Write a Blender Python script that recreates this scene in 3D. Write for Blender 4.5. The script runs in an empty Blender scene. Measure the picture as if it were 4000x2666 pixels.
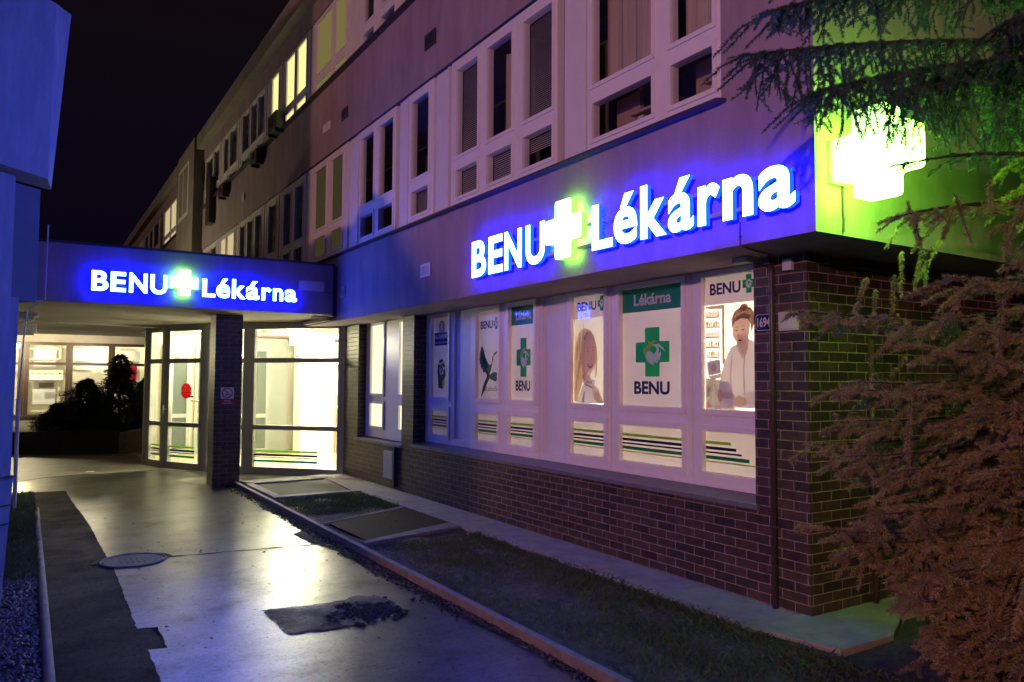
import bpy, bmesh, math, random
import numpy as np
from mathutils import Vector, Matrix

random.seed(7)
rng = np.random.default_rng(11)
scene = bpy.context.scene
COL = scene.collection
PI = math.pi

# ------------------------------------------------------------------ materials
def new_mat(name):
    m = bpy.data.materials.new(name); m.use_nodes = True
    nt = m.node_tree
    b = nt.nodes['Principled BSDF']
    return m, nt, b

def N(nt, t, **kw):
    n = nt.nodes.new(t)
    for k, v in kw.items():
        if k in n.inputs: n.inputs[k].default_value = v
        else: setattr(n, k, v)
    return n

def mat(name, col, rough=0.6, spec=0.5, metal=0.0, var=0.0, vscale=8.0, bump=0.0, bscale=80.0, coat=0.0, coatr=0.05,
        emit=None, estr=0.0, trans=0.0, streak=None, bdist=0.01):
    m, nt, b = new_mat(name)
    b.inputs['Base Color'].default_value = (*col, 1)
    b.inputs['Roughness'].default_value = rough
    b.inputs['Specular IOR Level'].default_value = spec
    b.inputs['Metallic'].default_value = metal
    b.inputs['Coat Weight'].default_value = coat
    b.inputs['Coat Roughness'].default_value = coatr
    geo = N(nt, 'ShaderNodeNewGeometry')
    if var > 0:
        nz = N(nt, 'ShaderNodeTexNoise', Scale=vscale, Detail=6.0, Roughness=0.65)
        if streak:
            mp = N(nt, 'ShaderNodeMapping'); mp.inputs['Scale'].default_value = streak
            nt.links.new(geo.outputs['Position'], mp.inputs['Vector']); nt.links.new(mp.outputs[0], nz.inputs['Vector'])
        else:
            nt.links.new(geo.outputs['Position'], nz.inputs['Vector'])
        mr = N(nt, 'ShaderNodeMapRange')
        mr.inputs['From Min'].default_value = 0.3; mr.inputs['From Max'].default_value = 0.7
        mr.inputs['To Min'].default_value = 1 - var; mr.inputs['To Max'].default_value = 1 + var * 0.6
        nt.links.new(nz.outputs['Fac'], mr.inputs['Value'])
        mx = N(nt, 'ShaderNodeVectorMath', operation='SCALE')
        mx.inputs[0].default_value = col
        nt.links.new(mr.outputs[0], mx.inputs['Scale'])
        nt.links.new(mx.outputs[0], b.inputs['Base Color'])
    if bump > 0:
        nb = N(nt, 'ShaderNodeTexNoise', Scale=bscale, Detail=4.0, Roughness=0.6)
        nt.links.new(geo.outputs['Position'], nb.inputs['Vector'])
        bp = N(nt, 'ShaderNodeBump', Strength=bump, Distance=bdist)
        nt.links.new(nb.outputs['Fac'], bp.inputs['Height'])
        nt.links.new(bp.outputs[0], b.inputs['Normal'])
    if emit:
        b.inputs['Emission Color'].default_value = (*emit, 1)
        b.inputs['Emission Strength'].default_value = estr
    if trans > 0:
        tr = N(nt, 'ShaderNodeBsdfTranslucent'); tr.inputs['Color'].default_value = (*col, 1)
        ms = N(nt, 'ShaderNodeMixShader', Fac=trans)
        out = nt.nodes['Material Output']
        nt.links.new(b.outputs[0], ms.inputs[1]); nt.links.new(tr.outputs[0], ms.inputs[2])
        nt.links.new(ms.outputs[0], out.inputs['Surface'])
    return m

def emis(name, col, s):
    m = bpy.data.materials.new(name); m.use_nodes = True
    nt = m.node_tree; nt.nodes.clear()
    e = nt.nodes.new('ShaderNodeEmission'); e.inputs[0].default_value = (*col, 1); e.inputs[1].default_value = s
    o = nt.nodes.new('ShaderNodeOutputMaterial'); nt.links.new(e.outputs[0], o.inputs[0])
    return m

def glass(name, tint=(1, 1, 1), rough=0.0, ior=1.5):
    m = bpy.data.materials.new(name); m.use_nodes = True
    nt = m.node_tree; nt.nodes.clear()
    g = nt.nodes.new('ShaderNodeBsdfGlossy'); g.inputs['Roughness'].default_value = rough
    t = nt.nodes.new('ShaderNodeBsdfTransparent'); t.inputs[0].default_value = (*tint, 1)
    f = nt.nodes.new('ShaderNodeFresnel'); f.inputs[0].default_value = ior
    mu = nt.nodes.new('ShaderNodeMath'); mu.operation = 'MULTIPLY'; mu.inputs[1].default_value = 1.6; mu.use_clamp = True
    x = nt.nodes.new('ShaderNodeMixShader'); o = nt.nodes.new('ShaderNodeOutputMaterial')
    gm = nt.nodes.new('ShaderNodeNewGeometry'); bf = nt.nodes.new('ShaderNodeMath'); bf.operation = 'SUBTRACT'; bf.inputs[0].default_value = 1.0
    m2 = nt.nodes.new('ShaderNodeMath'); m2.operation = 'MULTIPLY'; nt.links.new(gm.outputs['Backfacing'], bf.inputs[1])
    nt.links.new(f.outputs[0], mu.inputs[0]); nt.links.new(mu.outputs[0], m2.inputs[0]); nt.links.new(bf.outputs[0], m2.inputs[1]); nt.links.new(m2.outputs[0], x.inputs[0])
    nt.links.new(t.outputs[0], x.inputs[1]); nt.links.new(g.outputs[0], x.inputs[2]); nt.links.new(x.outputs[0], o.inputs[0])
    return m

def brick_mat(name, c1, c2, mortar, rough=0.45):
    m, nt, b = new_mat(name)
    geo = N(nt, 'ShaderNodeNewGeometry')
    sx = N(nt, 'ShaderNodeSeparateXYZ'); nt.links.new(geo.outputs['Position'], sx.inputs[0])
    ad = N(nt, 'ShaderNodeMath', operation='ADD'); nt.links.new(sx.outputs['X'], ad.inputs[0]); nt.links.new(sx.outputs['Y'], ad.inputs[1])
    wob = N(nt, 'ShaderNodeTexNoise', Scale=9.0, Detail=2.0); nt.links.new(geo.outputs['Position'], wob.inputs['Vector'])
    wm = N(nt, 'ShaderNodeMath', operation='MULTIPLY_ADD'); wm.inputs[1].default_value = 0.006
    nt.links.new(wob.outputs['Fac'], wm.inputs[0]); nt.links.new(sx.outputs['Z'], wm.inputs[2])
    cx = N(nt, 'ShaderNodeCombineXYZ'); nt.links.new(ad.outputs[0], cx.inputs[0]); nt.links.new(wm.outputs[0], cx.inputs[1])
    br = N(nt, 'ShaderNodeTexBrick')
    br.inputs['Color1'].default_value = (*c1, 1); br.inputs['Color2'].default_value = (*c2, 1); br.inputs['Mortar'].default_value = (*mortar, 1)
    br.inputs['Scale'].default_value = 1.0; br.inputs['Mortar Size'].default_value = 0.0038; br.inputs['Mortar Smooth'].default_value = 0.25
    br.inputs['Bias'].default_value = -0.25; br.inputs['Brick Width'].default_value = 0.205; br.inputs['Row Height'].default_value = 0.067
    nt.links.new(cx.outputs[0], br.inputs['Vector'])
    nz = N(nt, 'ShaderNodeTexNoise', Scale=14.0, Detail=6.0, Roughness=0.7); nt.links.new(geo.outputs['Position'], nz.inputs['Vector'])
    mr = N(nt, 'ShaderNodeMapRange'); mr.inputs['From Min'].default_value = .3; mr.inputs['From Max'].default_value = .7
    mr.inputs['To Min'].default_value = .55; mr.inputs['To Max'].default_value = 1.3; nt.links.new(nz.outputs['Fac'], mr.inputs['Value'])
    sc = N(nt, 'ShaderNodeVectorMath', operation='SCALE'); nt.links.new(br.outputs['Color'], sc.inputs[0]); nt.links.new(mr.outputs[0], sc.inputs['Scale'])
    nt.links.new(sc.outputs[0], b.inputs['Base Color'])
    inv = N(nt, 'ShaderNodeMath', operation='MULTIPLY_ADD'); inv.inputs[1].default_value = -1.0; inv.inputs[2].default_value = 1.0
    nt.links.new(br.outputs['Fac'], inv.inputs[0])
    fine = N(nt, 'ShaderNodeTexNoise', Scale=70.0, Detail=3.0); nt.links.new(geo.outputs['Position'], fine.inputs['Vector'])
    sm = N(nt, 'ShaderNodeMath', operation='MULTIPLY_ADD'); sm.inputs[1].default_value = 0.35
    nt.links.new(fine.outputs['Fac'], sm.inputs[0]); nt.links.new(inv.outputs[0], sm.inputs[2])
    bp = N(nt, 'ShaderNodeBump', Strength=0.7, Distance=0.006); nt.links.new(sm.outputs[0], bp.inputs['Height']); nt.links.new(bp.outputs[0], b.inputs['Normal'])
    rr = N(nt, 'ShaderNodeMapRange'); rr.inputs['To Min'].default_value = rough; rr.inputs['To Max'].default_value = 0.95
    nt.links.new(br.outputs['Fac'], rr.inputs['Value']); nt.links.new(rr.outputs[0], b.inputs['Roughness'])
    return m

def wet_mat(name, col, rlo, rhi, ior, puddle_scale=1.3):
    """asphalt: aggregate grain, patchy wetness in the roughness, brushed low undulation in the normal"""
    m, nt, b = new_mat(name)
    geo = N(nt, 'ShaderNodeNewGeometry')
    def noise(sc, det=4.0, ro=.6, mp=None):
        n = N(nt, 'ShaderNodeTexNoise', Scale=sc, Detail=det, Roughness=ro)
        if mp:
            k = N(nt, 'ShaderNodeMapping'); k.inputs['Scale'].default_value = mp
            nt.links.new(geo.outputs['Position'], k.inputs['Vector']); nt.links.new(k.outputs[0], n.inputs['Vector'])
        else: nt.links.new(geo.outputs['Position'], n.inputs['Vector'])
        return n
    grain = noise(130, 4, .8); pat = noise(puddle_scale, 6, .65); und = noise(1.0, 3, .5, (2.2, 7.0, 1)); mid = noise(22, 4, .6)
    cr = N(nt, 'ShaderNodeMapRange'); cr.inputs['From Min'].default_value = .3; cr.inputs['From Max'].default_value = .7
    cr.inputs['To Min'].default_value = .3; cr.inputs['To Max'].default_value = 2.4; nt.links.new(grain.outputs['Fac'], cr.inputs['Value'])
    sc = N(nt, 'ShaderNodeVectorMath', operation='SCALE'); sc.inputs[0].default_value = col; nt.links.new(cr.outputs[0], sc.inputs['Scale'])
    nt.links.new(sc.outputs[0], b.inputs['Base Color'])
    rr = N(nt, 'ShaderNodeMapRange'); rr.inputs['From Min'].default_value = .35; rr.inputs['From Max'].default_value = .65
    rr.inputs['To Min'].default_value = rlo; rr.inputs['To Max'].default_value = rhi
    nt.links.new(pat.outputs['Fac'], rr.inputs['Value']); nt.links.new(rr.outputs[0], b.inputs['Roughness'])
    b.inputs['IOR'].default_value = ior
    pit = noise(38, 5, .72); pm = N(nt, 'ShaderNodeMapRange'); pm.inputs['From Min'].default_value = .50; pm.inputs['From Max'].default_value = .66
    pm.inputs['To Min'].default_value = .5; pm.inputs['To Max'].default_value = .06; nt.links.new(pit.outputs['Fac'], pm.inputs['Value'])
    big_ = noise(2.3, 7, .7); gm_ = N(nt, 'ShaderNodeMapRange'); gm_.inputs['From Min'].default_value = .36; gm_.inputs['From Max'].default_value = .60
    gm_.inputs['To Min'].default_value = .15; gm_.inputs['To Max'].default_value = 1.0; nt.links.new(big_.outputs['Fac'], gm_.inputs['Value'])
    pp_ = N(nt, 'ShaderNodeMath', operation='MULTIPLY'); nt.links.new(pm.outputs[0], pp_.inputs[0]); nt.links.new(gm_.outputs[0], pp_.inputs[1]); nt.links.new(pp_.outputs[0], b.inputs['Specular IOR Level'])
    a1 = N(nt, 'ShaderNodeMath', operation='MULTIPLY_ADD'); a1.inputs[1].default_value = .6; nt.links.new(mid.outputs['Fac'], a1.inputs[0]); nt.links.new(und.outputs['Fac'], a1.inputs[2])
    b1 = N(nt, 'ShaderNodeBump', Strength=.16, Distance=.012); nt.links.new(a1.outputs[0], b1.inputs['Height'])
    b2 = N(nt, 'ShaderNodeBump', Strength=.35, Distance=.0022); nt.links.new(grain.outputs['Fac'], b2.inputs['Height']); nt.links.new(b1.outputs[0], b2.inputs['Normal'])
    nt.links.new(b2.outputs[0], b.inputs['Normal'])
    return m

M = {}
M['plaster'] = mat('plaster', (.37, .29, .315), .9, .3, var=.24, vscale=2.2, streak=(1.6, 1.6, .45), bump=.55, bscale=95, bdist=.008)
M['plaster_stain'] = mat('plaster_far', (.30, .27, .24), .9, .3, var=.25, vscale=1.2, bump=.3, bscale=60)
M['brick'] = brick_mat('clinker_brick', (.082, .048, .034), (.022, .016, .018), (.30, .24, .18))
M['pvc'] = mat('white_pvc', (.84, .80, .80), .35, .5, var=.05, vscale=6)
M['panel'] = mat('white_panel', (.76, .73, .73), .5, .4, var=.06, vscale=4)
M['alu'] = mat('grey_aluminium', (.46, .46, .42), .5, .5, var=.1, vscale=5)
M['dark_metal'] = mat('dark_sheet_metal', (.055, .05, .055), .45, .5, var=.3, vscale=10)
M['ledge'] = mat('sill_sheet', (.16, .15, .16), .4, .6, var=.3, vscale=7)
M['black'] = mat('black_void', (.006, .006, .007), .8)
M['pane'] = glass('window_glass', (.93, .94, .95))
M['blind'] = mat('blind_slats', (.75, .75, .78), .6)
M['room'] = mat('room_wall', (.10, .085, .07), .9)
M['cupboard'] = mat('cupboard_wood', (.50, .34, .24), .7)
M['curtain'] = mat('curtain_cloth', (.60, .50, .42), .9, var=.2, vscale=5, streak=(1, 14, .4))
M['white'] = mat('white_paint', (.72, .72, .70), .5, var=.06, vscale=5)
M['cable'] = mat('cable_sheath', (.55, .55, .55), .5)
M['dark_pipe'] = mat('painted_pipe', (.07, .035, .03), .4, .5, var=.3, vscale=12)
M['soffit'] = mat('soffit_plaster', (.42, .39, .33), .95, .2, var=.15, vscale=1.4, bump=.6, bscale=70, bdist=.012)
M['concrete'] = mat('concrete', (.33, .285, .25), .85, .35, var=.3, vscale=5, bump=.35, bscale=60)
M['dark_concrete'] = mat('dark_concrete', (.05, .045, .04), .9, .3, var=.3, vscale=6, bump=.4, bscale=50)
M['concrete_wet'] = mat('damp_concrete', (.20, .185, .15), .5, .5, var=.3, vscale=4, bump=.25, bscale=50)
M['soil'] = mat('soil', (.085, .078, .060), .9, .3, var=.55, vscale=14, bump=1.0, bscale=45, bdist=.03)
M['mud'] = mat('leaf_mud', (.016, .014, .012), .85, .3, var=.5, vscale=30, bump=1.0, bscale=80, bdist=.02)
M['dry_asphalt'] = wet_mat('rough_asphalt', (.010, .010, .013), .65, .85, 1.2)
M['wet'] = wet_mat('wet_asphalt', (.030, .030, .026), .285, .34, 1.75, 1.1)
M['patch'] = wet_mat('patched_asphalt', (.018, .016, .018), .5, .8, 1.4, 6)
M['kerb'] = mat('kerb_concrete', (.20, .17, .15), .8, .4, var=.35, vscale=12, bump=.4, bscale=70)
M['iron'] = mat('cast_iron', (.06, .055, .05), .7, .3, var=.3, vscale=20, bump=.4, bscale=60)
M['rust_plate'] = mat('rusty_plate', (.036, .012, .010), .8, .1, var=.3, vscale=12, streak=(1, 9, 1), bump=.15, bscale=40)
M['wood_board'] = mat('weathered_board', (.045, .036, .030), .8, .15, var=.35, vscale=6, streak=(1.5, 18, 1))
M['stone'] = mat('pebble', (.085, .08, .08), .7, .5, var=.5, vscale=25)
M['grass'] = mat('grass_blade', (.075, .11, .045), .6, .3, var=.4, vscale=9, trans=.25)
M['litter'] = mat('dead_leaf', (.11, .075, .045), .8, .3, var=.5, vscale=40)
M['bark'] = mat('bark', (.06, .042, .032), .9, .3, var=.4, vscale=14, bump=.8, bscale=60)
M['needle'] = mat('needles', (.31, .225, .11), .5, .35, var=.55, vscale=5, trans=.2)
M['needle_blue'] = mat('needles_bluish', (.07, .13, .10), .5, .35, var=.5, vscale=5, trans=.2)
M['needle_dark'] = mat('needles_dark', (.022, .032, .028), .6, .3, var=.4, vscale=6)
M['film'] = mat('vinyl_film', (.80, .78, .76), .35, .5, coat=1.0, coatr=.02, trans=.35)
M['film_blank'] = mat('frosted_film', (.76, .74, .70), .4, .5, coat=1.0, coatr=.03, trans=.45)
def ink(n, c): return mat(n, c, .4, .4, coat=.6, coatr=.03, trans=.45)
M['navy'] = ink('navy_ink', (.014, .016, .12)); M['green'] = ink('green_ink', (.016, .36, .11)); M['lime'] = ink('lime_ink', (.42, .72, .06))
M['teal'] = ink('teal_ink', (.02, .36, .18)); M['inkgrey'] = ink('grey_ink', (.50, .49, .46)); M['inkwhite'] = ink('white_ink', (.93, .92, .90))
M['skin'] = ink('skin_ink', (.90, .70, .54)); M['skin_d'] = ink('skin_shadow_ink', (.74, .48, .34)); M['hair'] = ink('blonde_ink', (.88, .72, .42))
M['hair_d'] = ink('blonde_shade_ink', (.66, .46, .22)); M['brown'] = ink('brown_hair_ink', (.30, .18, .11)); M['lips'] = ink('lip_ink', (.42, .10, .08))
M['sepia'] = ink('sepia_ink', (.52, .51, .47)); M['beige'] = ink('beige_ink', (.66, .64, .57)); M['coatwhite'] = ink('coat_ink', (.95, .94, .90))
M['coatshade'] = ink('coat_shade_ink', (.84, .80, .70)); M['heron'] = ink('heron_green_ink', (.03, .13, .085)); M['heron_d'] = ink('heron_dark_ink', (.015, .05, .04))
M['red'] = mat('sign_red', (.72, .03, .035), .4, .5, trans=.5); M['signwhite'] = mat('sign_white', (.75, .75, .75), .4, .5)
M['enamel'] = mat('enamel_navy', (.008, .010, .045), .2, .6, coat=.8); M['enamel_white'] = mat('enamel_white', (.62, .60, .55), .3, .5)
M['inner'] = mat('interior_wall', (.74, .70, .60), .8); M['inner_y'] = mat('interior_wall_ochre', (.66, .55, .32), .8)
M['inner_floor'] = mat('interior_floor', (.55, .48, .32), .35, .5, var=.1, vscale=6)
M['door_grey'] = mat('door_grey', (.36, .38, .36), .5); M['door_glass'] = mat('door_dark_glass', (.10, .125, .115), .15, .6)
M['brown_frame'] = mat('brown_frame', (.045, .022, .016), .5, .5)
M['blue_wall'] = mat('pale_wall', (.26, .28, .34), .9, .3, var=.22, vscale=4, streak=(2, 2, .6), bump=.5, bscale=90)
M['blue_dark'] = mat('grey_cladding', (.13, .13, .16), .8, .3, var=.1, vscale=3)
M['letter_face'] = emis('letter_face', (.035, .085, 1.0), 75.0)
M['letter_side'] = emis('letter_side', (.01, .07, 1.0), 2.6)
M['letter_back'] = emis('letter_back', (.0, .0, 1.0), 190.0)
M['cross_face'] = emis('cross_face', (.45, 1.0, .45), 6.0)
M['cross_side'] = emis('cross_side', (.30, 1.0, .10), 2.0)
M['cross_back'] = emis('cross_back', (.22, 1.0, .06), 22)
M['bigcross'] = emis('cross_light', (.45, 1.0, .25), 4.2)
M['bigcross_edge'] = emis('cross_edge_light', (.27, 1.0, .05), 52)
M['lit_pane'] = emis('lit_window', (1.0, .93, .60), 1.25)
M['lit_warm'] = emis('lit_window_warm', (1.0, .80, .42), .62)
M['lit_upper'] = emis('lit_window_upper', (1.0, .86, .34), 1.15)
M['dim_frost'] = emis('dim_frosted_window', (.42, .36, .12), .42)
M['faint_frost'] = emis('faint_frosted_window', (.20, .15, .07), .22)
M['tube'] = emis('lamp_tube', (1.0, .95, .70), 9.0)

# ------------------------------------------------------------------ mesh helpers
def FX(x):  # plane facing -x; u runs to the viewer's right (-y)
    return (Vector((x, 0, 0)), Vector((0, -1, 0)), Vector((0, 0, 1)), Vector((-1, 0, 0)))
def FYp(y):  # plane facing -y; u runs +x
    return (Vector((0, y, 0)), Vector((1, 0, 0)), Vector((0, 0, 1)), Vector((0, -1, 0)))
def FG(z):  # ground, facing up
    return (Vector((0, 0, z)), Vector((1, 0, 0)), Vector((0, 1, 0)), Vector((0, 0, 1)))
def FD(A, B):  # upright plane from A (viewer's left) to B (viewer's right)
    a = Vector((A[0], A[1], 0)); b = Vector((B[0], B[1], 0)); u = (b - a).normalized()
    n = Vector((u.y, -u.x, 0))
    return (a, u, Vector((0, 0, 1)), n)

class MB:
    def __init__(s): s.v = []; s.f = []; s.m = []; s.smooth = False
    def pt(s, T, u, v, n=0.0):
        o, a, b, c = T; p = o + a * u + b * v + c * n; return (p.x, p.y, p.z)
    def add(s, vs, fs, mi=0):
        k = len(s.v); s.v += [tuple(p) for p in vs]
        for f in fs: s.f.append(tuple(i + k for i in f)); s.m.append(mi)
    def box(s, x0, x1, y0, y1, z0, z1, mi=0):
        vs = [(x, y, z) for x in (x0, x1) for y in (y0, y1) for z in (z0, z1)]
        s.add(vs, [(0, 1, 3, 2), (4, 6, 7, 5), (0, 4, 5, 1), (2, 3, 7, 6), (0, 2, 6, 4), (1, 5, 7, 3)], mi)
    def tbox(s, T, u0, u1, v0, v1, n0, n1, mi=0):
        vs = [s.pt(T, u, v, n) for u in (u0, u1) for v in (v0, v1) for n in (n0, n1)]
        s.add(vs, [(0, 1, 3, 2), (4, 6, 7, 5), (0, 4, 5, 1), (2, 3, 7, 6), (0, 2, 6, 4), (1, 5, 7, 3)], mi)
    def poly(s, T, pts, n=0.0, mi=0):
        s.add([s.pt(T, u, v, n) for u, v in pts], [tuple(range(len(pts)))], mi)
    def prism(s, T, pts, n0, n1, mi=0):
        k = len(pts); vs = [s.pt(T, u, v, n0) for u, v in pts] + [s.pt(T, u, v, n1) for u, v in pts]
        fs = [tuple(range(k))[::-1], tuple(range(k, 2 * k))] + [(i, (i + 1) % k, k + (i + 1) % k, k + i) for i in range(k)]
        s.add(vs, fs, mi)
    def tube(s, pts, r, seg=8, mi=0, cap=True):
        pts = [Vector(p) for p in pts]; rr = r if isinstance(r, (list, tuple)) else [r] * len(pts); rings = []
        for i, p in enumerate(pts):
            d = (pts[min(i + 1, len(pts) - 1)] - pts[max(i - 1, 0)]).normalized()
            a = d.cross(Vector((0, 0, 1)) if abs(d.z) < .9 else Vector((1, 0, 0))).normalized(); b = d.cross(a)
            rings.append([p + (a * math.cos(2 * PI * k / seg) + b * math.sin(2 * PI * k / seg)) * rr[i] for k in range(seg)])
        vs = [q for ring in rings for q in ring]; fs = []
        for i in range(len(pts) - 1):
            for k in range(seg):
                fs.append((i * seg + k, i * seg + (k + 1) % seg, (i + 1) * seg + (k + 1) % seg, (i + 1) * seg + k))
        if cap: fs += [tuple(range(seg))[::-1], tuple((len(pts) - 1) * seg + k for k in range(seg))]
        s.add(vs, fs, mi)
    def build(s, name, mats, parent=None, bevel=0.0, recalc=True):
        if not isinstance(mats, (list, tuple)): mats = [mats]
        me = bpy.data.meshes.new(name)
        off = Vector((0, 0, 0))
        r = parent
        while r is not None:
            off += Vector(r.location); r = r.parent
        me.from_pydata([(x - off.x, y - off.y, z - off.z) for x, y, z in s.v], [], s.f)
        for m in mats: me.materials.append(m)
        me.polygons.foreach_set('material_index', s.m)
        if recalc:
            bm = bmesh.new(); bm.from_mesh(me); bmesh.ops.recalc_face_normals(bm, faces=bm.faces); bm.to_mesh(me); bm.free()
        if s.smooth: me.polygons.foreach_set('use_smooth', [True] * len(me.polygons))
        me.update()
        o = bpy.data.objects.new(name, me); COL.objects.link(o)
        if parent: o.parent = parent
        if bevel > 0:
            bv = o.modifiers.new('Bevel', 'BEVEL'); bv.width = bevel; bv.segments = 2; bv.limit_method = 'ANGLE'; bv.angle_limit = math.radians(50)
        return o

def tag(o, label=None, cat=None, group=None, kind=None):
    if label: o['label'] = label
    if cat: o['category'] = cat
    if group: o['group'] = group
    if kind: o['kind'] = kind
    return o
def thing(name, label, cat, loc, group=None):
    o = bpy.data.objects.new(name, None); COL.objects.link(o); o.location = loc; o.empty_display_size = .2
    return tag(o, label, cat, group)
def struct(name, mb, m): return tag(mb.build(name, m), kind='structure')

def glyphs(body, bold=0.0, extrude=0.0, bevel=0.0, spacing=1.0, shear=0.0):
    cu = bpy.data.curves.new('glyph', 'FONT'); cu.body = body; cu.size = 1.0; cu.offset = bold; cu.extrude = extrude
    cu.bevel_depth = bevel; cu.bevel_resolution = 2; cu.resolution_u = 5; cu.space_character = spacing; cu.shear = shear
    if extrude == 0: cu.fill_mode = 'FRONT'
    ob = bpy.data.objects.new('glyph', cu); COL.objects.link(ob)
    dg = bpy.context.evaluated_depsgraph_get(); ev = ob.evaluated_get(dg); me = ev.to_mesh()
    vs = [v.co.copy() for v in me.vertices]; fs = [tuple(p.vertices) for p in me.polygons]
    ev.to_mesh_clear(); bpy.data.objects.remove(ob); bpy.data.curves.remove(cu)
    return vs, fs

def text(mb, T, body, u0, u1, v0, v1, n, mi=0, bold=0.02, shear=0.0, spacing=1.0):
    """flat lettering whose own bounding box is fitted to u0..u1 x v0..v1"""
    vs, fs = glyphs(body, bold, shear=shear, spacing=spacing)
    if not vs: return
    a0 = min(v.x for v in vs); a1 = max(v.x for v in vs); b0 = min(v.y for v in vs); b1 = max(v.y for v in vs)
    mb.add([mb.pt(T, u0 + (v.x - a0) / (a1 - a0) * (u1 - u0), v0 + (v.y - b0) / (b1 - b0) * (v1 - v0), n) for v in vs], fs, mi)

def solid_letter(name, T, ch, u0, u1, v0, v1, n0, n1, parent, bold, mats=None):
    """channel letter: faces between n0 (back) and n1 (front); 0 face, 1 side, 2 back"""
    vs, fs = glyphs(ch, bold, extrude=.1, bevel=.012)
    a0 = min(v.x for v in vs); a1 = max(v.x for v in vs); b0 = min(v.y for v in vs); b1 = max(v.y for v in vs); c0 = min(v.z for v in vs); c1 = max(v.z for v in vs)
    mb = MB(); vv = [mb.pt(T, u0 + (v.x - a0) / (a1 - a0) * (u1 - u0), v0 + (v.y - b0) / (b1 - b0) * (v1 - v0), n0 + (v.z - c0) / (c1 - c0) * (n1 - n0)) for v in vs]
    for f in fs:
        zz = [(vs[i].z - c0) / (c1 - c0) for i in f]; mn, mxx = min(zz), max(zz)
        mi = 0 if mn > .9 else (2 if mxx < .1 else 1)
        k = len(mb.v)
        mb.add([vv[i] for i in f], [tuple(range(len(f)))], mi)
    return mb.build(name, mats or [M['letter_face'], M['letter_side'], M['letter_back']], parent, recalc=False)

def circle(cx, cy, r, k=24, sy=1.0, a0=0.0): return [(cx + r * math.cos(a0 + 2 * PI * i / k), cy + r * sy * math.sin(a0 + 2 * PI * i / k)) for i in range(k)]
def plus_pts(c, d, w, h, t, s=None):
    """plus outline centred c,d; half sizes w,h; half arm width t (horizontal), s vertical"""
    s = s or t
    return [(c - t, d - h), (c + t, d - h), (c + t, d - s), (c + w, d - s), (c + w, d + s), (c + t, d + s), (c + t, d + h), (c - t, d + h), (c - t, d + s), (c - w, d + s), (c - w, d - s), (c - t, d - s)]
def round_poly(pts, r, seg=3):
    out = []; k = len(pts)
    for i in range(k):
        p = Vector(pts[i]); a = Vector(pts[i - 1]) - p; b = Vector(pts[(i + 1) % k]) - p
        q0 = p + a.normalized() * r; q1 = p + b.normalized() * r
        for j in range(seg + 1):
            t = j / seg; out.append(tuple((1 - t) ** 2 * q0 + 2 * t * (1 - t) * p + t * t * q1))
    return out

# ------------------------------------------------------------------ key dimensions (metres; camera stands at 0,0)
AF, AB, AW = 3.855, 4.376, 4.556
ZS, Z1 = 2.482, 3.478
YG, YB = 2.83, 3.29
YC, ZC0, ZC1 = 11.14, 2.567, 3.30
FAR = 46.0

# ------------------------------------------------------------------ main building
bld = thing('clinic_building', 'long three-storey plastered building with brick ground floor and white framed window bands', 'building', (6.0, 8.0, 0))
w = MB()
w.box(AF, 4.9, YG, FAR, ZS, Z1 - .02)                       # ground floor fascia and its soffit
w.box(4.9, 9.0, YG, FAR, ZS, Z1 - .02)
w.box(AF, 4.35, YG, 3.545, Z1 - .02, 5.15)                     # corner pier beside the last window
w.box(4.35, 9.0, YG, 3.1, Z1 - .02, 5.15)
w.box(AF, 9.0, YG, FAR, 5.15, 6.27)                        # band between the storeys
w.box(AF, 4.35, YG, 3.545, 6.27, 7.62); w.box(4.35, 9.0, YG, 3.1, 6.27, 7.62)
w.box(AF, 9.0, YG, FAR, 7.62, 7.95)
w.build('plaster_wall', M['plaster'], bld)
r = MB(); r.box(3.655, 9.2, YG - .2, FAR + .2, 7.95, 8.30); r.build('roof', M['plaster_stain'], bld)
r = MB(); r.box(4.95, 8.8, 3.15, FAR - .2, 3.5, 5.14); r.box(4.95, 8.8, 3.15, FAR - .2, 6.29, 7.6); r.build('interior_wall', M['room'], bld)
# far stair block standing proud, the building beyond it
b = MB(); b.box(3.60, AF, 22.4, 25.2, 3.4, 8.28); b.build('stair_block', M['plaster_stain'], bld)

base = MB()
base.box(AB, 4.9, YB, 9.52, 0, .70); base.box(AB, 4.9, 9.90, 11.60, 0, .66)
base.box(AB, 4.9, YB, 3.735, .70, ZS); base.box(AB, 4.9, 9.52, 9.90, 0, ZS); base.box(AB, 4.9, 11.60, 12.30, 0, ZS)
base.box(4.9, 9.0, YB, 3.7, 0, ZS)
base.build('brick_wall', M['brick'], bld)
s = MB()
s.add([(4.345, 3.70, .70), (4.345, 9.56, .70), (4.345, 9.56, .735), (4.345, 3.70, .735), (4.575, 3.70, .70), (4.575, 9.56, .70), (4.575, 9.56, .772), (4.575, 3.70, .772)],
      [(0, 3, 2, 1), (4, 5, 6, 7), (0, 1, 5, 4), (3, 7, 6, 2), (0, 4, 7, 3), (1, 2, 6, 5)])
s.build('window_ledge', M['ledge'], bld)
s = MB(); s.box(4.33, 4.60, 9.85, 11.64, .665, .70); s.build('window_ledge', M['concrete'], bld)
s = MB()
s.add([(3.76, 3.50, 3.455), (3.76, 31, 3.455), (3.76, 31, 3.468), (3.76, 3.50, 3.468), (3.90, 3.50, 3.46), (3.90, 31, 3.46), (3.90, 31, 3.492), (3.90, 3.50, 3.492)],
      [(0, 3, 2, 1), (4, 5, 6, 7), (0, 1, 5, 4), (3, 7, 6, 2), (0, 4, 7, 3), (1, 2, 6, 5)])
s.build('sill_flashing', M['dark_metal'], bld)
s = MB()
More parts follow.
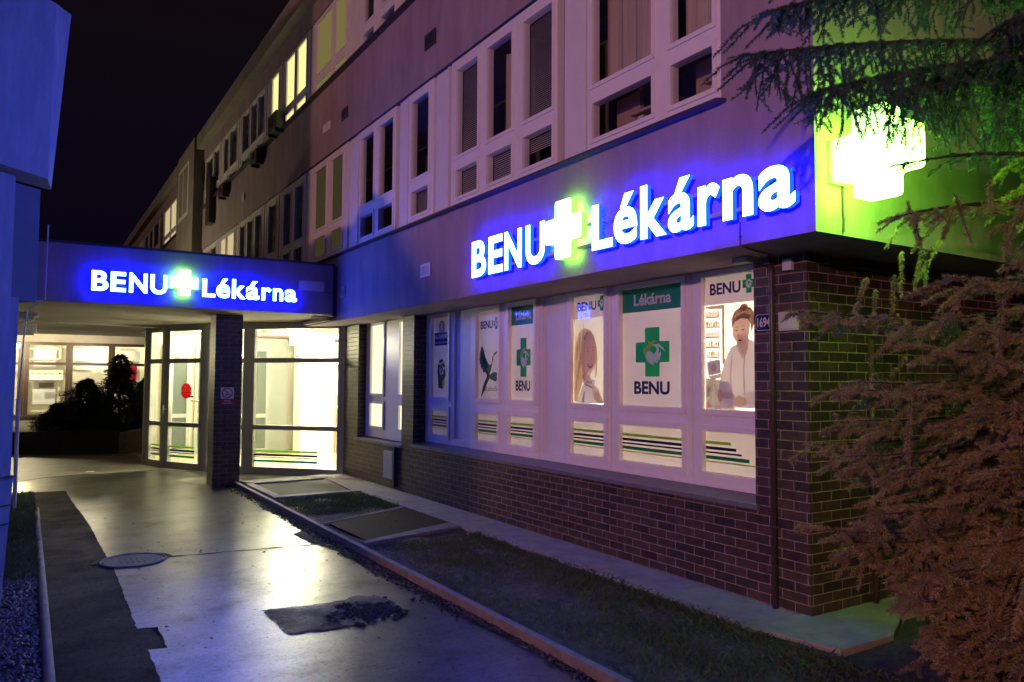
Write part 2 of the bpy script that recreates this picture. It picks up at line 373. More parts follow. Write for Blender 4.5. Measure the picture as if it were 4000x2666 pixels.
s.add([(3.76, 3.50, 6.262), (3.76, 31, 6.262), (3.76, 31, 6.276), (3.76, 3.50, 6.276), (3.90, 3.50, 6.268), (3.90, 31, 6.268), (3.90, 31, 6.298), (3.90, 3.50, 6.298)],
      [(0, 3, 2, 1), (4, 5, 6, 7), (0, 1, 5, 4), (3, 7, 6, 2), (0, 4, 7, 3), (1, 2, 6, 5)])
s.build('sill_flashing', M['dark_metal'], bld)

def win(T, U0, U1, V0, V1, cols, rows, parent, fmat, pmat, name='window', depth=.07, sash=.012, inner=None, pane_n=-.014, sashw=.035):
    """frame of butt-jointed bars around the panes cols x rows, raised sash ring round each pane, pane meshes as children"""
    f = MB(); us = [U0] + [x for c in cols for x in c] + [U1]
    for i in range(0, len(us), 2): f.tbox(T, us[i], us[i + 1], V0, V1, -depth, 0)
    for (a, b_) in cols:
        vs = [V0] + [x for c in rows for x in c] + [V1]
        for i in range(0, len(vs), 2): f.tbox(T, a, b_, vs[i], vs[i + 1], -depth, -.001)
        if sash > 0:
            for (c, d) in rows:
                k = sashw
                f.tbox(T, a - k, a, c - k, d + k, .0015, sash); f.tbox(T, b_, b_ + k, c - k, d + k, .0015, sash)
                f.tbox(T, a, b_, c - k, c, .0015, sash); f.tbox(T, a, b_, d, d + k, .0015, sash)
    o = f.build(name, fmat, parent)
    for ci, (a, b_) in enumerate(cols):
        for ri, (c, d) in enumerate(rows):
            pm = pmat[ci] if isinstance(pmat, list) else pmat
            if pm is None: continue
            p = MB(); p.tbox(T, a, b_, c, d, pane_n - .006, pane_n); p.build('pane', pm, o)
            if inner: inner(T, a, b_, c, d, ci, ri, o)
    return o

def blind(T, a, b_, c, d, o, drop=1.0, gap=.022):
    m = MB(); v = d
    while v > d - (d - c) * drop:
        m.add([m.pt(T, a - .02, v, -.10), m.pt(T, b_ + .02, v, -.10), m.pt(T, b_ + .02, v - gap * .72, -.088), m.pt(T, a - .02, v - gap * .72, -.088)], [(0, 1, 2, 3)]); v -= gap
    m.build('blind', M['blind'], o, recalc=False)
def backing(T, a, b_, c, d, o, m, n=-.30, name='curtain'):
    k = MB(); nn = 14
    for i in range(nn):
        u0 = a - .05 + (b_ - a + .1) * i / nn; u1 = a - .05 + (b_ - a + .1) * (i + 1) / nn
        z0 = n + .02 * math.sin(i * 1.9); z1 = n + .02 * math.sin((i + 1) * 1.9)
        k.add([k.pt(T, u0, c, z0), k.pt(T, u1, c, z1), k.pt(T, u1, d, z1), k.pt(T, u0, d, z0)], [(0, 1, 2, 3)])
    k.build(name, m, o, recalc=False)

TU = FX(3.862)
R1 = [(3.59, 3.885), (4.045, 5.0)]
def panel(y0, y1, z0=Z1, z1=5.12, T=TU, name='spandrel_panel', m=None):
    p = MB(); p.tbox(T, -y1, -y0, z0, z1, -.07, -.012); p.tbox(T, -y0 - .03, -y0 - .004, z0, z1, -.011, .004)
    p.build(name, m or M['panel'], bld)
def y2u(l): return sorted([(-b_, -a) for a, b_ in l])

# first upper storey, near to far
win(TU, -5.01, -3.545, Z1, 5.12, y2u([(3.62, 4.023), (4.227, 4.943)]), R1, bld, M['pvc'], M['pane'],
    inner=lambda T, a, b_, c, d, ci, ri, o: (backing(T, a, b_, c, d, o, M['cupboard'] if ci == 0 else M['room'], -.42, 'cupboard') if ri == 1 or ci == 0 else shelf(T, a, b_, c, d, o)))if False else None
def shelf(T, a, b_, c, d, o):
    k = MB(); k.tbox(T, a - .05, a + .34 * (b_ - a), c - .02, d + .1, -.34, -.30, 0)
    for i, (u, h_, m_) in enumerate(((.42, .7, 1), (.55, .45, 2), (.66, .6, 1), (.78, .35, 2), (.88, .62, 0))):
        k.tbox(T, a + u * (b_ - a), a + (u + .09) * (b_ - a), c + .02, c + .02 + h_ * (d - c) * .6, -.28, -.22, m_)
    k.tbox(T, a + .36 * (b_ - a), b_ + .05, c - .01, c + .018, -.34, -.18, 0)
    k.tbox(T, a + .36 * (b_ - a), b_ + .05, c + .52 * (d - c), c + .52 * (d - c) + .02, -.34, -.18, 0)
    k.build('shelf', [M['cupboard'], M['white'], M['door_grey']], o)
def w4(T, a, b_, c, d, ci, ri, o):
    if ri == 0: shelf(T, a, b_, c, d, o)
    else:
        backing(T, a, b_ - .03, c, d, o, M['curtain'], -.20)
win(TU, -5.01, -3.545, Z1, 5.12, y2u([(3.62, 4.023), (4.227, 4.943)]), R1, bld, M['pvc'], M['pane'], inner=w4)
panel(5.03, 5.36)
def w3(T, a, b_, c, d, ci, ri, o):
    if ci == 0: blind(T, a, b_, c, d, o)
    elif ci == 1: blind(T, a, b_, c, d, o) if ri == 0 else backing(T, a, b_, c, d, o, M['curtain'], -.25)
    else: blind(T, a, b_, c, d, o, 1.0 if ri else .45, .02)
win(TU, -7.48, -5.448, Z1, 5.12, y2u([(5.523, 6.005), (6.208, 6.683), (6.881, 7.355)]), R1, bld, M['pvc'], M['pane'], inner=w3)
panel(7.54, 7.88)
win(TU, -8.617, -7.919, Z1, 5.12, y2u([(8.051, 8.528)]), R1, bld, M['pvc'], M['pane'], inner=lambda T, a, b_, c, d, ci, ri, o: blind(T, a, b_, c, d, o) if ri == 0 else None)
panel(8.64, 8.92); 
win(TU, -10.31, -9.016, Z1, 5.12, y2u([(9.099, 9.565), (9.765, 10.233)]), R1, bld, M['pvc'], M['pane'])
panel(10.35, 10.74)
for k_, (y0, y1, ps, pm) in enumerate((
    (10.78, 12.68, [(11.0, 11.5), (11.77, 12.33)], M['faint_frost']), (12.85, 14.32, [(13.0, 13.47), (13.74, 14.17)], M['pane']),
    (14.55, 15.42, [(14.72, 15.26)], M['pane']), (15.65, 17.85, [(15.83, 16.33), (16.54, 17.04), (17.26, 17.73)], M['pane']),
    (18.2, 20.0, [(18.36, 19.1), (19.25, 19.84)], M['lit_warm']), (20.2, 22.2, [(20.4, 21.1), (21.3, 22.0)], M['pane']),
    (25.4, 27.6, [(25.6, 26.4), (26.6, 27.4)], M['pane']), (28.0, 30.2, [(28.2, 29.0), (29.2, 30.0)], M['pane']))):
    o = win(TU, -y1, -y0, Z1, 5.12, y2u(ps), R1, bld, M['pvc'], pm)
    if k_ == 0:
        for (u, v, h_) in ((-11.4, 4.15, .16), (-11.12, 4.2, .12), (-12.2, 4.12, .14), (-12.0, 4.14, .10), (-12.0, 4.62, .22), (-11.25, 4.55, .12), (-11.3, 3.62, .14), (-12.1, 3.62, .1)):
            st = MB(); st.poly(TU, [(u, v), (u + .02, v), (u + .025, v + h_), (u - .005, v + h_)], -.04)
            for a in range(5): st.poly(TU, circle(u + .01 + .035 * math.cos(a * 1.26), v + h_ + .035 * math.sin(a * 1.26), .02, 6), -.041 + .0002 * a)
            st.build('flower_sticker', M['room'], o, recalc=False)
for (a, b_) in ((12.69, 12.84), (14.34, 14.53), (15.44, 15.63), (17.87, 18.18), (20.02, 20.18)): panel(a, b_)
panel(30.3, FAR - .1)
# second upper storey
R2 = [(6.345, 6.50), (6.66, 7.52)]
Z2 = 6.285
for (y0, y1, ps, pm) in (
    (3.56, 5.0, [(3.7, 4.3), (4.4, 4.9)], M['pane']), (5.4, 7.4, [(5.55, 6.1), (6.25, 6.7), (6.85, 7.3)], M['pane']), (7.6, 8.4, [(7.7, 8.3)], M['pane']),
    (8.96, 10.4, [(9.11, 9.58), (9.83, 10.24)], M['pane']), (10.78, 12.55, [(10.95, 11.405), (11.62, 12.34)], M['dim_frost']),
    (12.75, 14.35, [(12.95, 13.47), (13.65, 14.17)], M['lit_upper']), (14.55, 15.4, [(14.72, 15.18)], M['lit_upper']),
    (15.65, 17.85, [(15.8, 16.3), (16.4, 16.9), (17.1, 17.7)], M['pane']), (18.1, 19.8, [(18.28, 18.98), (19.2, 19.65)], M['pane']), (20.1, 22.2, [(20.27, 20.9), (21.1, 22.0)], M['pane']),
    (26.0, 30.2, [(26.2, 26.9), (27.1, 28.2), (28.45, 29.7)], [M['lit_warm'], M['lit_warm'], M['pane']]), (31, 36, [(31.3, 32.6), (33, 34), (34.4, 35.6)], M['pane'])):
    win(TU, -y1, -y0, Z2, 7.60, y2u(ps), R2, bld, M['pvc'], pm)
for (a, b_) in ((5.05, 5.38), (7.43, 7.58), (8.43, 8.93), (10.43, 10.75), (12.57, 12.73), (14.37, 14.53), (15.42, 15.63), (17.87, 18.08), (19.82, 20.08), (36.1, FAR - .1)): panel(a, b_, Z2, 7.60)
TS = FX(3.60)
win(FX(3.598), -25.0, -23.2, 6.27, 7.85, [(-24.9, -24.2), (-24.1, -23.4)], [(6.4, 7.75)], bld, M['pvc'], M['faint_frost'], sash=0)

# ground floor shop front: one frame run, its white panels, the film panes
TW = FX(AW)
front = MB()
cols = [(9.34, 8.84), (8.10, 7.59), (7.355, 6.84), (6.172, 5.645), (5.425, 4.63), (4.405, 3.86)]
R0 = [(.885, 1.21), (1.38, 2.432)]
for (y1, y0, cs) in ((9.515, 8.74, cols[0:1]), (8.27, 6.755, cols[1:3]), (6.255, 5.56, cols[3:4]), (5.55, 4.525, cols[4:5]), (4.52, 3.74, cols[5:6])):
    win(TW, -y1, -y0, .772, ZS, [(-a, -b_) for a, b_ in cs], R0, bld, M['pvc'], None, name='window', sash=.02, sashw=.045)
for (y1, y0) in ((8.738, 8.272), (6.753, 6.257)):
    p = MB(); p.tbox(TW, -y1, -y0, .772, ZS, -.07, -.03); p.tbox(TW, -y1, -y0, .772, .86, -.03, -.002); p.tbox(TW, -y1, -y1 + .05, .86, ZS, -.03, -.002); p.tbox(TW, -y0 - .05, -y0, .86, ZS, -.03, -.002)
    p.build('infill_panel', M['panel'], bld, bevel=.003)
T2 = FX(4.50)
win(T2, -11.585, -9.905, .72, ZS, [(-11.36, -10.86), (-10.26, -9.96)], [(.89, 1.235), (1.39, 2.44)], bld, M['pvc'], M['lit_pane'], sash=.02, sashw=.04)

# ------------------------------------------------------------------ window films and posters (each can be peeled off on its own)
TP = FX(AW + .028)      # film plane, behind the frame face
def stripes(mb, u0, u1, ends=None):
    bands = [(1.148, 1.125, 1), (1.105, 1.082, 0), (1.066, 1.052, 0), (1.034, 1.006, 2), (.992, .982, 1)]
    for i, (a, b_, m) in enumerate(bands):
        e = ends[i] if ends else u1
        dz = 0
        mb.tbox(TP, u0 + .001, e - .001, b_ - .018, a - .018, .003, .0045, m)
def low_film(a, b_, label, ends=None):
    p = MB(); p.tbox(TP, -a - .0, -b_, .885, 1.21, -.004, 0); o = p.build('striped_window_film', M['film_blank'])
    tag(o, label, 'window film', 'striped window films')
    s_ = MB(); stripes(s_, -a, -b_, ends); s_.build('stripe', [M['navy'], M['lime'], M['green']], o)
low_film(*cols[0], 'frosted film with green and navy stripes in the leftmost narrow lower pane')
low_film(*cols[1], 'frosted film with green and navy stripes below the flying heron poster')
low_film(*cols[2], 'frosted film with green and navy stripes below the narrow green cross poster')
low_film(*cols[3], 'frosted film with green and navy stripes below the smiling blonde woman poster')
low_film(*cols[4], 'widest frosted film with green and navy stripes below the wide green cross poster')
low_film(*cols[5], 'warm lit film whose stripes end in steps below the white-coated woman poster', [-4.143, -4.092, -4.04, -3.965, -3.905])

def poster(a, b_, label, z0=1.38):
    p = MB(); p.tbox(TP, -a, -b_, z0, 2.432, -.004, 0); o = p.build('window_poster', M['film'])
    return tag(o, label, 'poster', 'posters in the pharmacy windows')

def bird(mb, cx, cy, r, mi_white, mi_lime, sx=1.0, n=.006):
    """curled white heron with a pale green wing, in a disc of radius r"""
    def P(l): return [(cx + x * r * sx, cy + y * r) for x, y in l]
    mb.poly(TP, P([(-.75, -.35), (-.95, .05), (-.85, .45), (-.7, .3), (-.72, .62), (-.5, .55), (-.45, .85), (-.2, .75), (.1, .95), (.45, .8), (.1, .7), (-.2, .4), (-.35, .1), (-.5, -.2)]), n, mi_lime)
    mb.poly(TP, P([(-.72, -.35), (-.6, -.05), (-.35, .1), (-.05, -.05), (.1, -.2), (.5, -.15), (.75, .05), (.8, -.25), (.65, -.4), (.7, -.6), (.5, -.65), (.4, -.9), (.2, -.75), (.0, -1.0), (-.3, -.85), (-.55, -.7)]), n + .0008, mi_white)
    mb.poly(TP, P([(.5, -.15), (.62, .1), (.55, .35), (.35, .55), (.1, .6), (-.1, .5), (.1, .45), (.3, .38), (.38, .2), (.3, 0), (.15, -.15), (.3, -.25)]), n + .0016, mi_white)
    mb.poly(TP, P([(.3, .58), (.6, .62), (1.0, .3), (1.25, -.05), (.9, .2), (.55, .42)]), n + .0024, mi_white)

# 1 alzheimer poster
A, B = 9.34, 8.84
o = poster(A, B, 'white poster with navy ALZHEIMER panel and a mosaic head in the leftmost window')
m = MB()
m.tbox(TP, -9.30, -8.86, 2.06, 2.20 + .03, .002, .004, 0); m.poly(TP, circle(-9.09, 2.30, .085, 24), .0045, 0); m.poly(TP, circle(-9.09, 2.30, .07, 24), .005, 1); m.poly(TP, circle(-9.09, 2.30, .058, 24), .0055, 0)
m.poly(TP, [(-9.11, 2.25), (-9.13, 2.31), (-9.11, 2.35), (-9.07, 2.345), (-9.055, 2.31), (-9.07, 2.29), (-9.07, 2.25)], .006, 1)
m.build('emblem', [M['navy'], M['inkwhite']], o)
m = MB(); text(m, TP, 'ALZHEIMER', -9.285, -8.875, 2.15, 2.205, .006, 0); text(m, TP, 'konzultační centrum', -9.28, -8.88, 2.085, 2.12, .006, 0, .005)
for i, wd in enumerate((.38, .36, .30)): text(m, TP, ['Ve spolupráci s alzheimer', 'centrem a odborníky na', 'paměť a péči'][i], -9.28, -9.28 + wd, 1.99 - i * .035, 2.012 - i * .035, .005, 1, 0.0)
m.build('lettering', [M['inkwhite'], M['inkgrey']], o)
m = MB()
rr = random.Random(3)
m.poly(TP, [(-9.18, 1.50), (-9.19, 1.62), (-9.21, 1.70), (-9.20, 1.80), (-9.15, 1.87), (-9.07, 1.88), (-9.01, 1.83), (-8.99, 1.74), (-8.97, 1.66), (-9.0, 1.63), (-9.01, 1.58), (-9.04, 1.56), (-9.05, 1.48)], .003, 0)
for i in range(26):
    u = -9.17 + rr.random() * .16; v = 1.68 + rr.random() * .17; m.poly(TP, circle(u, v, .008 + rr.random() * .014, 7), .004 + i * .00005, 1 if rr.random() < .6 else 2)
for i in range(16): u = -8.99 + rr.random() * .1; v = 1.70 + rr.random() * .14; m.poly(TP, circle(u, v, .004 + rr.random() * .006, 6), .004 + i * .00005, 0)
m.poly(TP, [(-9.06, 1.49), (-9.01, 1.49), (-9.0, 1.62), (-9.05, 1.60)], .0045, 2)
m.build('head_picture', [M['heron_d'], M['inkwhite'], M['lime']], o)
# 2 flying heron
o = poster(*cols[1], 'white poster with a dark green heron in upward flight')
def logo(o, ub, ue, z0, z1, cu, cz, cs):
    m = MB(); text(m, TP, 'BENU', ub, ue, z0, z1, .003, 0, .03); m.build('lettering', M['navy'], o)
    m = MB(); m.poly(TP, plus_pts(cu, cz, cs, cs * 1.15, cs * .42, cs * .5), .003, 0); bird(m, cu, cz, cs * .62, 1, 1, .85, .004); m.build('cross_emblem', [M['green'], M['inkwhite']], o)
logo(o, -8.055, -7.77, 2.215, 2.31, -7.69, 2.27, .06)
m = MB()
m.poly(TP, [(-8.02, 2.02), (-8.07, 1.93), (-8.085, 1.84), (-8.07, 1.84), (-8.075, 1.79), (-8.05, 1.80), (-8.04, 1.74), (-8.01, 1.75), (-7.98, 1.69), (-7.94, 1.70), (-7.905, 1.67), (-7.84, 1.68), (-7.80, 1.72), (-7.81, 1.77), (-7.87, 1.80), (-7.93, 1.87), (-7.98, 1.97)], .003, 0)
m.poly(TP, [(-8.0, 1.95), (-8.03, 1.87), (-7.98, 1.80), (-7.90, 1.74), (-7.86, 1.76), (-7.93, 1.84)], .004, 1)
m.poly(TP, [(-7.86, 1.66), (-7.80, 1.73), (-7.77, 1.80), (-7.745, 1.85), (-7.745, 1.89), (-7.70, 1.90), (-7.60, 1.955), (-7.70, 1.93), (-7.735, 1.915), (-7.765, 1.88), (-7.79, 1.80), (-7.87, 1.75)], .0045, 0)
m.poly(TP, [(-7.84, 1.66), (-7.74, 1.70), (-7.65, 1.69), (-7.60, 1.67), (-7.63, 1.645), (-7.61, 1.62), (-7.66, 1.61), (-7.69, 1.585), (-7.76, 1.60), (-7.83, 1.62), (-7.88, 1.63)], .005, 0)
m.poly(TP, [(-7.90, 1.72), (-7.83, 1.70), (-7.83, 1.63), (-7.90, 1.55), (-7.97, 1.46), (-8.04, 1.385), (-8.03, 1.42), (-8.0, 1.50), (-7.95, 1.58), (-7.90, 1.64)], .0035, 1)
m.build('heron_picture', [M['heron'], M['heron_d']], o)
m = MB(); text(m, TP, 'Pod našimi křídly', -7.98, -7.61, 1.515 - .06, 1.60 - .06, .004, 0, .004, .35); text(m, TP, 'zdraví a péče pro vás', -7.98, -7.69, 1.42, 1.438, .004, 1, 0); text(m, TP, 'a vaši rodinu', -7.98, -7.80, 1.395, 1.412, .004, 1, 0)
m.build('lettering', [M['navy'], M['inkgrey']], o)
# 3 and 5 green cross posters
def cross_poster(o, a, b_):
    wd = a - b_; cu = -(a + b_) / 2
    m = MB(); m.tbox(TP, -a + .002, -b_ - .002, 2.218, 2.43, .001, .002, 0); m.build('green_band', M['teal'], o)
    m = MB(); text(m, TP, 'Lékárna', cu - wd * .30, cu + wd * .30, 2.272, 2.375, .004, 1, .03); m.build('lettering', [M['navy'], M['inkwhite']], o); m = MB(); text(m, TP, 'BENU', cu - wd * .285 - .01, cu + wd * .285 - .01, 1.485, 1.60, .004, 0, .035); m.build('lettering', [M['navy'], M['inkwhite']], o)
    m = MB(); hw = min(wd * .275, .215); cz = 1.855; m.poly(TP, round_poly(plus_pts(cu, cz, hw, .215, hw * .43, .09), .012), .003, 0)
    bird(m, cu + .01, cz, .115, 1, 2, hw / .19, .004); m.build('cross_emblem', [M['green'], M['inkwhite'], M['lime']], o)
o = poster(*cols[2], 'narrow poster with green band, green cross and navy word below'); cross_poster(o, *cols[2])
o = poster(*cols[4], 'widest poster with green band and large green cross holding a white bird'); cross_poster(o, *cols[4])
# 4 blonde woman
o = poster(*cols[3], 'poster of a smiling long-haired blonde woman holding a small card', 2.213)
logo(o, -6.115, -5.81, 2.285, 2.375, -5.728, 2.342, .062)
m = MB(); m.poly(TP, [(-6.170, 1.382), (-5.647, 1.382), (-5.647, 2.215), (-6.170, 2.215)], .002, 0)
def Q(l, n, mi): m.poly(TP, l, n, mi)
Q([(-6.168, 1.40), (-6.168, 1.75), (-6.16, 1.93), (-6.12, 2.03), (-6.06, 2.09), (-5.98, 2.115), (-5.90, 2.09), (-5.84, 2.03), (-5.81, 1.93), (-5.80, 1.82), (-5.83, 1.75), (-5.95, 1.70), (-6.02, 1.60), (-6.08, 1.50), (-6.10, 1.40)], .003, 1)
for i, (u, v) in enumerate(((-6.14, 1.5), (-6.11, 1.62), (-6.13, 1.8), (-6.08, 1.72), (-6.09, 1.9), (-6.03, 2.0))):
    Q([(u, v), (u + .018, v + .02), (u + .03, v + .18), (u + .018, v + .16)], .0035 + i * .0001, 2)
Q([(-6.01, 1.72), (-6.03, 1.85), (-6.01, 1.97), (-5.95, 2.04), (-5.89, 2.03), (-5.84, 1.97), (-5.82, 1.88), (-5.825, 1.79), (-5.85, 1.71), (-5.90, 1.665), (-5.96, 1.665)], .0045, 3)   # face
Q([(-5.99, 1.70), (-5.95, 1.665), (-5.90, 1.66), (-5.91, 1.58), (-6.00, 1.57), (-6.03, 1.64)], .004, 4)    # neck
Q([(-6.03, 1.66), (-6.06, 1.80), (-6.05, 1.95), (-6.01, 2.04), (-5.95, 2.09), (-5.88, 2.07), (-5.83, 2.00), (-5.845, 1.965), (-5.90, 2.0), (-5.95, 1.985), (-5.985, 1.93), (-6.0, 1.85), (-5.995, 1.76), (-5.98, 1.66)], .0049, 1)
Q([(-5.845, 1.97), (-5.82, 1.99), (-5.795, 1.90), (-5.79, 1.78), (-5.80, 1.66), (-5.83, 1.62), (-5.825, 1.74), (-5.815, 1.85), (-5.83, 1.93)], .0049, 1)
Q([(-6.01, 2.02), (-5.96, 2.075), (-5.90, 2.07), (-5.95, 2.05), (-5.99, 1.99)], .0051, 2)
for (cu_, cv) in ((-5.945, 1.888), (-5.862, 1.893)):
    Q(circle(cu_, cv, .016, 10, .55), .0052, 5); Q(circle(cu_, cv, .009, 8, .9), .0056, 6); Q([(cu_ - .024, cv + .028), (cu_, cv + .038), (cu_ + .024, cv + .03), (cu_, cv + .03)], .0056, 2)
Q([(-5.895, 1.88), (-5.885, 1.82), (-5.90, 1.808), (-5.87, 1.808), (-5.882, 1.83)], .0053, 4)
Q([(-5.945, 1.765), (-5.90, 1.752), (-5.853, 1.772), (-5.87, 1.735), (-5.90, 1.722), (-5.93, 1.735)], .0054, 7); Q([(-5.935, 1.759), (-5.90, 1.750), (-5.862, 1.765), (-5.88, 1.742), (-5.90, 1.738), (-5.925, 1.745)], .0058, 5)
Q([(-6.10, 1.385), (-6.07, 1.47), (-6.01, 1.56), (-5.95, 1.585), (-5.90, 1.575), (-5.83, 1.53), (-5.76, 1.47), (-5.70, 1.385)], .0062, 5)  # blouse
Q([(-6.04, 1.385), (-6.0, 1.5), (-5.98, 1.5), (-6.0, 1.385)], .0064, 0)
Q([(-5.965, 1.645), (-5.82, 1.605), (-5.845, 1.535), (-5.985, 1.575)][::-1], .0068, 5)                    # card
m.poly(TP, [(-5.985, 1.575), (-5.845, 1.535), (-5.849, 1.523), (-5.989, 1.563)], .007, 6)
for i, (u, v) in enumerate(((-5.86, 1.555), (-5.83, 1.545), (-5.80, 1.53), (-5.775, 1.51))):
    Q([(u, v - .07), (u - .008, v), (u, v + .018), (u + .014, v + .012), (u + .02, v - .07)], .0074 + i * .0002, 3)
Q([(-5.86, 1.49), (-5.77, 1.50), (-5.72, 1.45), (-5.69, 1.385), (-5.78, 1.385), (-5.84, 1.43)], .0073, 3)
m.build('portrait', [M['sepia'], M['hair'], M['hair_d'], M['skin'], M['skin_d'], M['coatwhite'], M['brown'], M['lips']], o, recalc=False)
m = MB(); text(m, TP, 'PLUS', -5.955, -5.87, 1.575, 1.60, .0085, 0, .02); m.build('lettering', M['navy'], o)
# 6 pharmacist
o = poster(*cols[5], 'poster of a woman in a white coat mixing in a bowl beside shelves', 2.208)
logo(o, -4.35, -4.035, 2.285, 2.378, -3.955, 2.345, .062)
m = MB(); m.poly(TP, [(-4.403, 1.382), (-3.862, 1.382), (-3.862, 2.21), (-4.403, 2.21)], .002, 0)
Q([(-4.400, 2.20), (-4.20, 2.20), (-4.20, 1.74), (-4.225, 1.74), (-4.225, 2.17), (-4.400, 2.185)], .003, 6)
for i, v in enumerate((2.12, 2.04, 1.96, 1.88, 1.80)):
    Q([(-4.398, v), (-4.25, v - .004), (-4.25, v - .016), (-4.398, v - .012)], .0032, 1)
    for k_ in range(6): u = -4.39 + k_ * .024; Q([(u, v), (u + .016, v), (u + .016, v + .03 + .012 * ((i + k_) % 2)), (u, v + .03 + .012 * ((i + k_) % 2))], .0033, (5, 2, 5, 8, 5, 6)[(k_ * 2 + i) % 6] if (k_ + i) % 3 else 5)
Q([(-4.345, 1.80), (-4.32, 1.80), (-4.32, 1.84), (-4.345, 1.84)], .0036, 8)
Q([(-4.39, 1.76), (-4.25, 1.775), (-4.24, 1.665), (-4.375, 1.645)], .004, 6); Q([(-4.38, 1.75), (-4.258, 1.764), (-4.25, 1.675), (-4.368, 1.657)], .0044, 5)
Q([(-4.375, 1.642), (-4.24, 1.662), (-4.20, 1.64), (-4.33, 1.612)], .0042, 1)
m.poly(TP, circle(-4.315, 1.71, .024, 12), .0048, 1); m.poly(TP, circle(-4.315, 1.71, .015, 12), .005, 5)
Q([(-4.402, 1.382), (-4.402, 1.63), (-4.16, 1.60), (-4.10, 1.382)], .0028, 1)
Q([(-4.40, 1.56), (-4.335, 1.56), (-4.37, 1.48), (-4.40, 1.50)], .0046, 6)
# coat
Q([(-4.27, 1.48), (-4.25, 1.62), (-4.20, 1.76), (-4.14, 1.86), (-4.06, 1.90), (-4.00, 1.925), (-3.93, 1.915), (-3.864, 1.88), (-3.864, 1.40), (-4.16, 1.40), (-4.20, 1.50)], .0052, 5)
Q([(-4.13, 1.42), (-4.15, 1.62), (-4.13, 1.80), (-4.12, 1.80), (-4.135, 1.62), (-4.11, 1.42)], .0056, 7); Q([(-4.01, 1.42), (-4.02, 1.70), (-3.99, 1.88), (-3.985, 1.88), (-4.005, 1.70), (-3.995, 1.42)], .0056, 7)
Q([(-4.075, 1.90), (-4.04, 1.83), (-4.0, 1.78), (-3.965, 1.85), (-3.955, 1.93), (-4.02, 1.97), (-4.07, 1.96)], .006, 3)
Q([(-4.055, 1.88), (-4.02, 1.80), (-4.0, 1.77), (-4.03, 1.78), (-4.08, 1.88)], .0064, 7)
Q([(-4.11, 2.03), (-4.115, 1.97), (-4.095, 1.92), (-4.06, 1.88), (-4.03, 1.87), (-3.99, 1.90), (-3.96, 1.95), (-3.945, 2.02), (-3.95, 2.10), (-4.0, 2.13), (-4.08, 2.10)], .0068, 3)   # face
Q([(-4.12, 2.01), (-4.125, 2.08), (-4.10, 2.135), (-4.05, 2.165), (-4.0, 2.175), (-3.94, 2.16), (-3.90, 2.12), (-3.895, 2.06), (-3.92, 2.0), (-3.935, 1.97), (-3.94, 2.04), (-3.965, 2.075), (-4.03, 2.085), (-4.09, 2.06)], .0074, 2)
m.poly(TP, circle(-4.0, 2.165, .04, 14, .7), .0078, 2)
for (cu_, cv) in ((-4.075, 1.992), (-4.012, 1.998)):
    Q([(cu_ - .018, cv), (cu_, cv - .007), (cu_ + .018, cv + .001), (cu_, cv + .003)], .0076, 4); Q([(cu_ - .02, cv + .024), (cu_, cv + .031), (cu_ + .02, cv + .022), (cu_, cv + .025)], .0076, 2)
Q([(-4.06, 1.98), (-4.063, 1.945), (-4.045, 1.938)], .0074, 9); Q([(-4.062, 1.918), (-4.045, 1.923), (-4.02, 1.918), (-4.04, 1.908)], .0076, 4)
# arms, hands and bowl
Q([(-4.27, 1.48), (-4.23, 1.60), (-4.19, 1.60), (-4.185, 1.50), (-4.21, 1.46)], .0062, 5)
Q([(-4.28, 1.50), (-4.265, 1.54), (-4.235, 1.54), (-4.215, 1.50), (-4.225, 1.45), (-4.26, 1.44)], .0082, 3)
m.poly(TP, circle(-4.165, 1.455, .082, 24, .8), .0078, 5); m.poly(TP, circle(-4.17, 1.492, .075, 20, .35), .0084, 7)
Q([(-4.10, 1.47), (-4.06, 1.50), (-3.99, 1.475), (-3.98, 1.43), (-4.05, 1.40), (-4.10, 1.42)], .0086, 3)
Q([(-4.02, 1.50), (-3.90, 1.55), (-3.864, 1.54), (-3.864, 1.42), (-3.97, 1.40)], .0082, 5)
m.poly(TP, circle(-4.37, 1.41, .028, 12, .7), .006, 9); m.poly(TP, circle(-4.365, 1.455, .024, 12), .0064, 5); m.poly(TP, circle(-4.27, 1.40, .042, 14, .45), .0088, 5)
m.build('portrait', [M['beige'], M['sepia'], M['brown'], M['skin'], M['heron_d'], M['coatwhite'], M['inkgrey'], M['coatshade'], M['lime'], M['skin_d']], o, recalc=False)

# back room behind the shop windows (light grey box so that the films glow from inside)
rm = MB(); rm.box(6.6, 6.7, 3.75, 9.9, 0, ZS); rm.box(4.95, 6.6, 3.72, 3.745, 0, ZS); rm.box(4.95, 6.6, 9.905, 9.95, 0, ZS); rm.build('shop_room_wall', M['inner'], bld)

# ------------------------------------------------------------------ illuminated signs
def sign(root, T, spec, base_z, cap_z, x_z, acc, kz, cross, n0, n1, rails, rail_u, gapn):
    for ch, u0, u1, z0, z1, bold in spec: solid_letter('letter', T, ch, u0, u1, z0, z1, n0, n1, root, bold)
    cu, cz, w_, h_, t_, s_ = cross
    c = MB(); pts = round_poly(plus_pts(cu, cz, w_, h_, t_, s_), min(w_, h_) * .11)
    k = len(pts)
    c.add([c.pt(T, u, v, n1 + .02) for u, v in pts], [tuple(range(k))], 0)
    c.add([c.pt(T, u, v, n0) for u, v in pts], [tuple(range(k))[::-1]], 2)
    vs = [c.pt(T, u, v, n0) for u, v in pts] + [c.pt(T, u, v, n1 + .02) for u, v in pts]
    c.add(vs, [(i, (i + 1) % k, k + (i + 1) % k, k + i) for i in range(k)], 1)
    c.build('cross', [M['cross_face'], M['cross_side'], M['cross_back']], root)
    for v in rails:
        m_ = MB(); m_.tbox(T, rail_u[0], rail_u[1], v - .012, v + .012, .006, gapn); m_.build('rail', M['alu'], root)
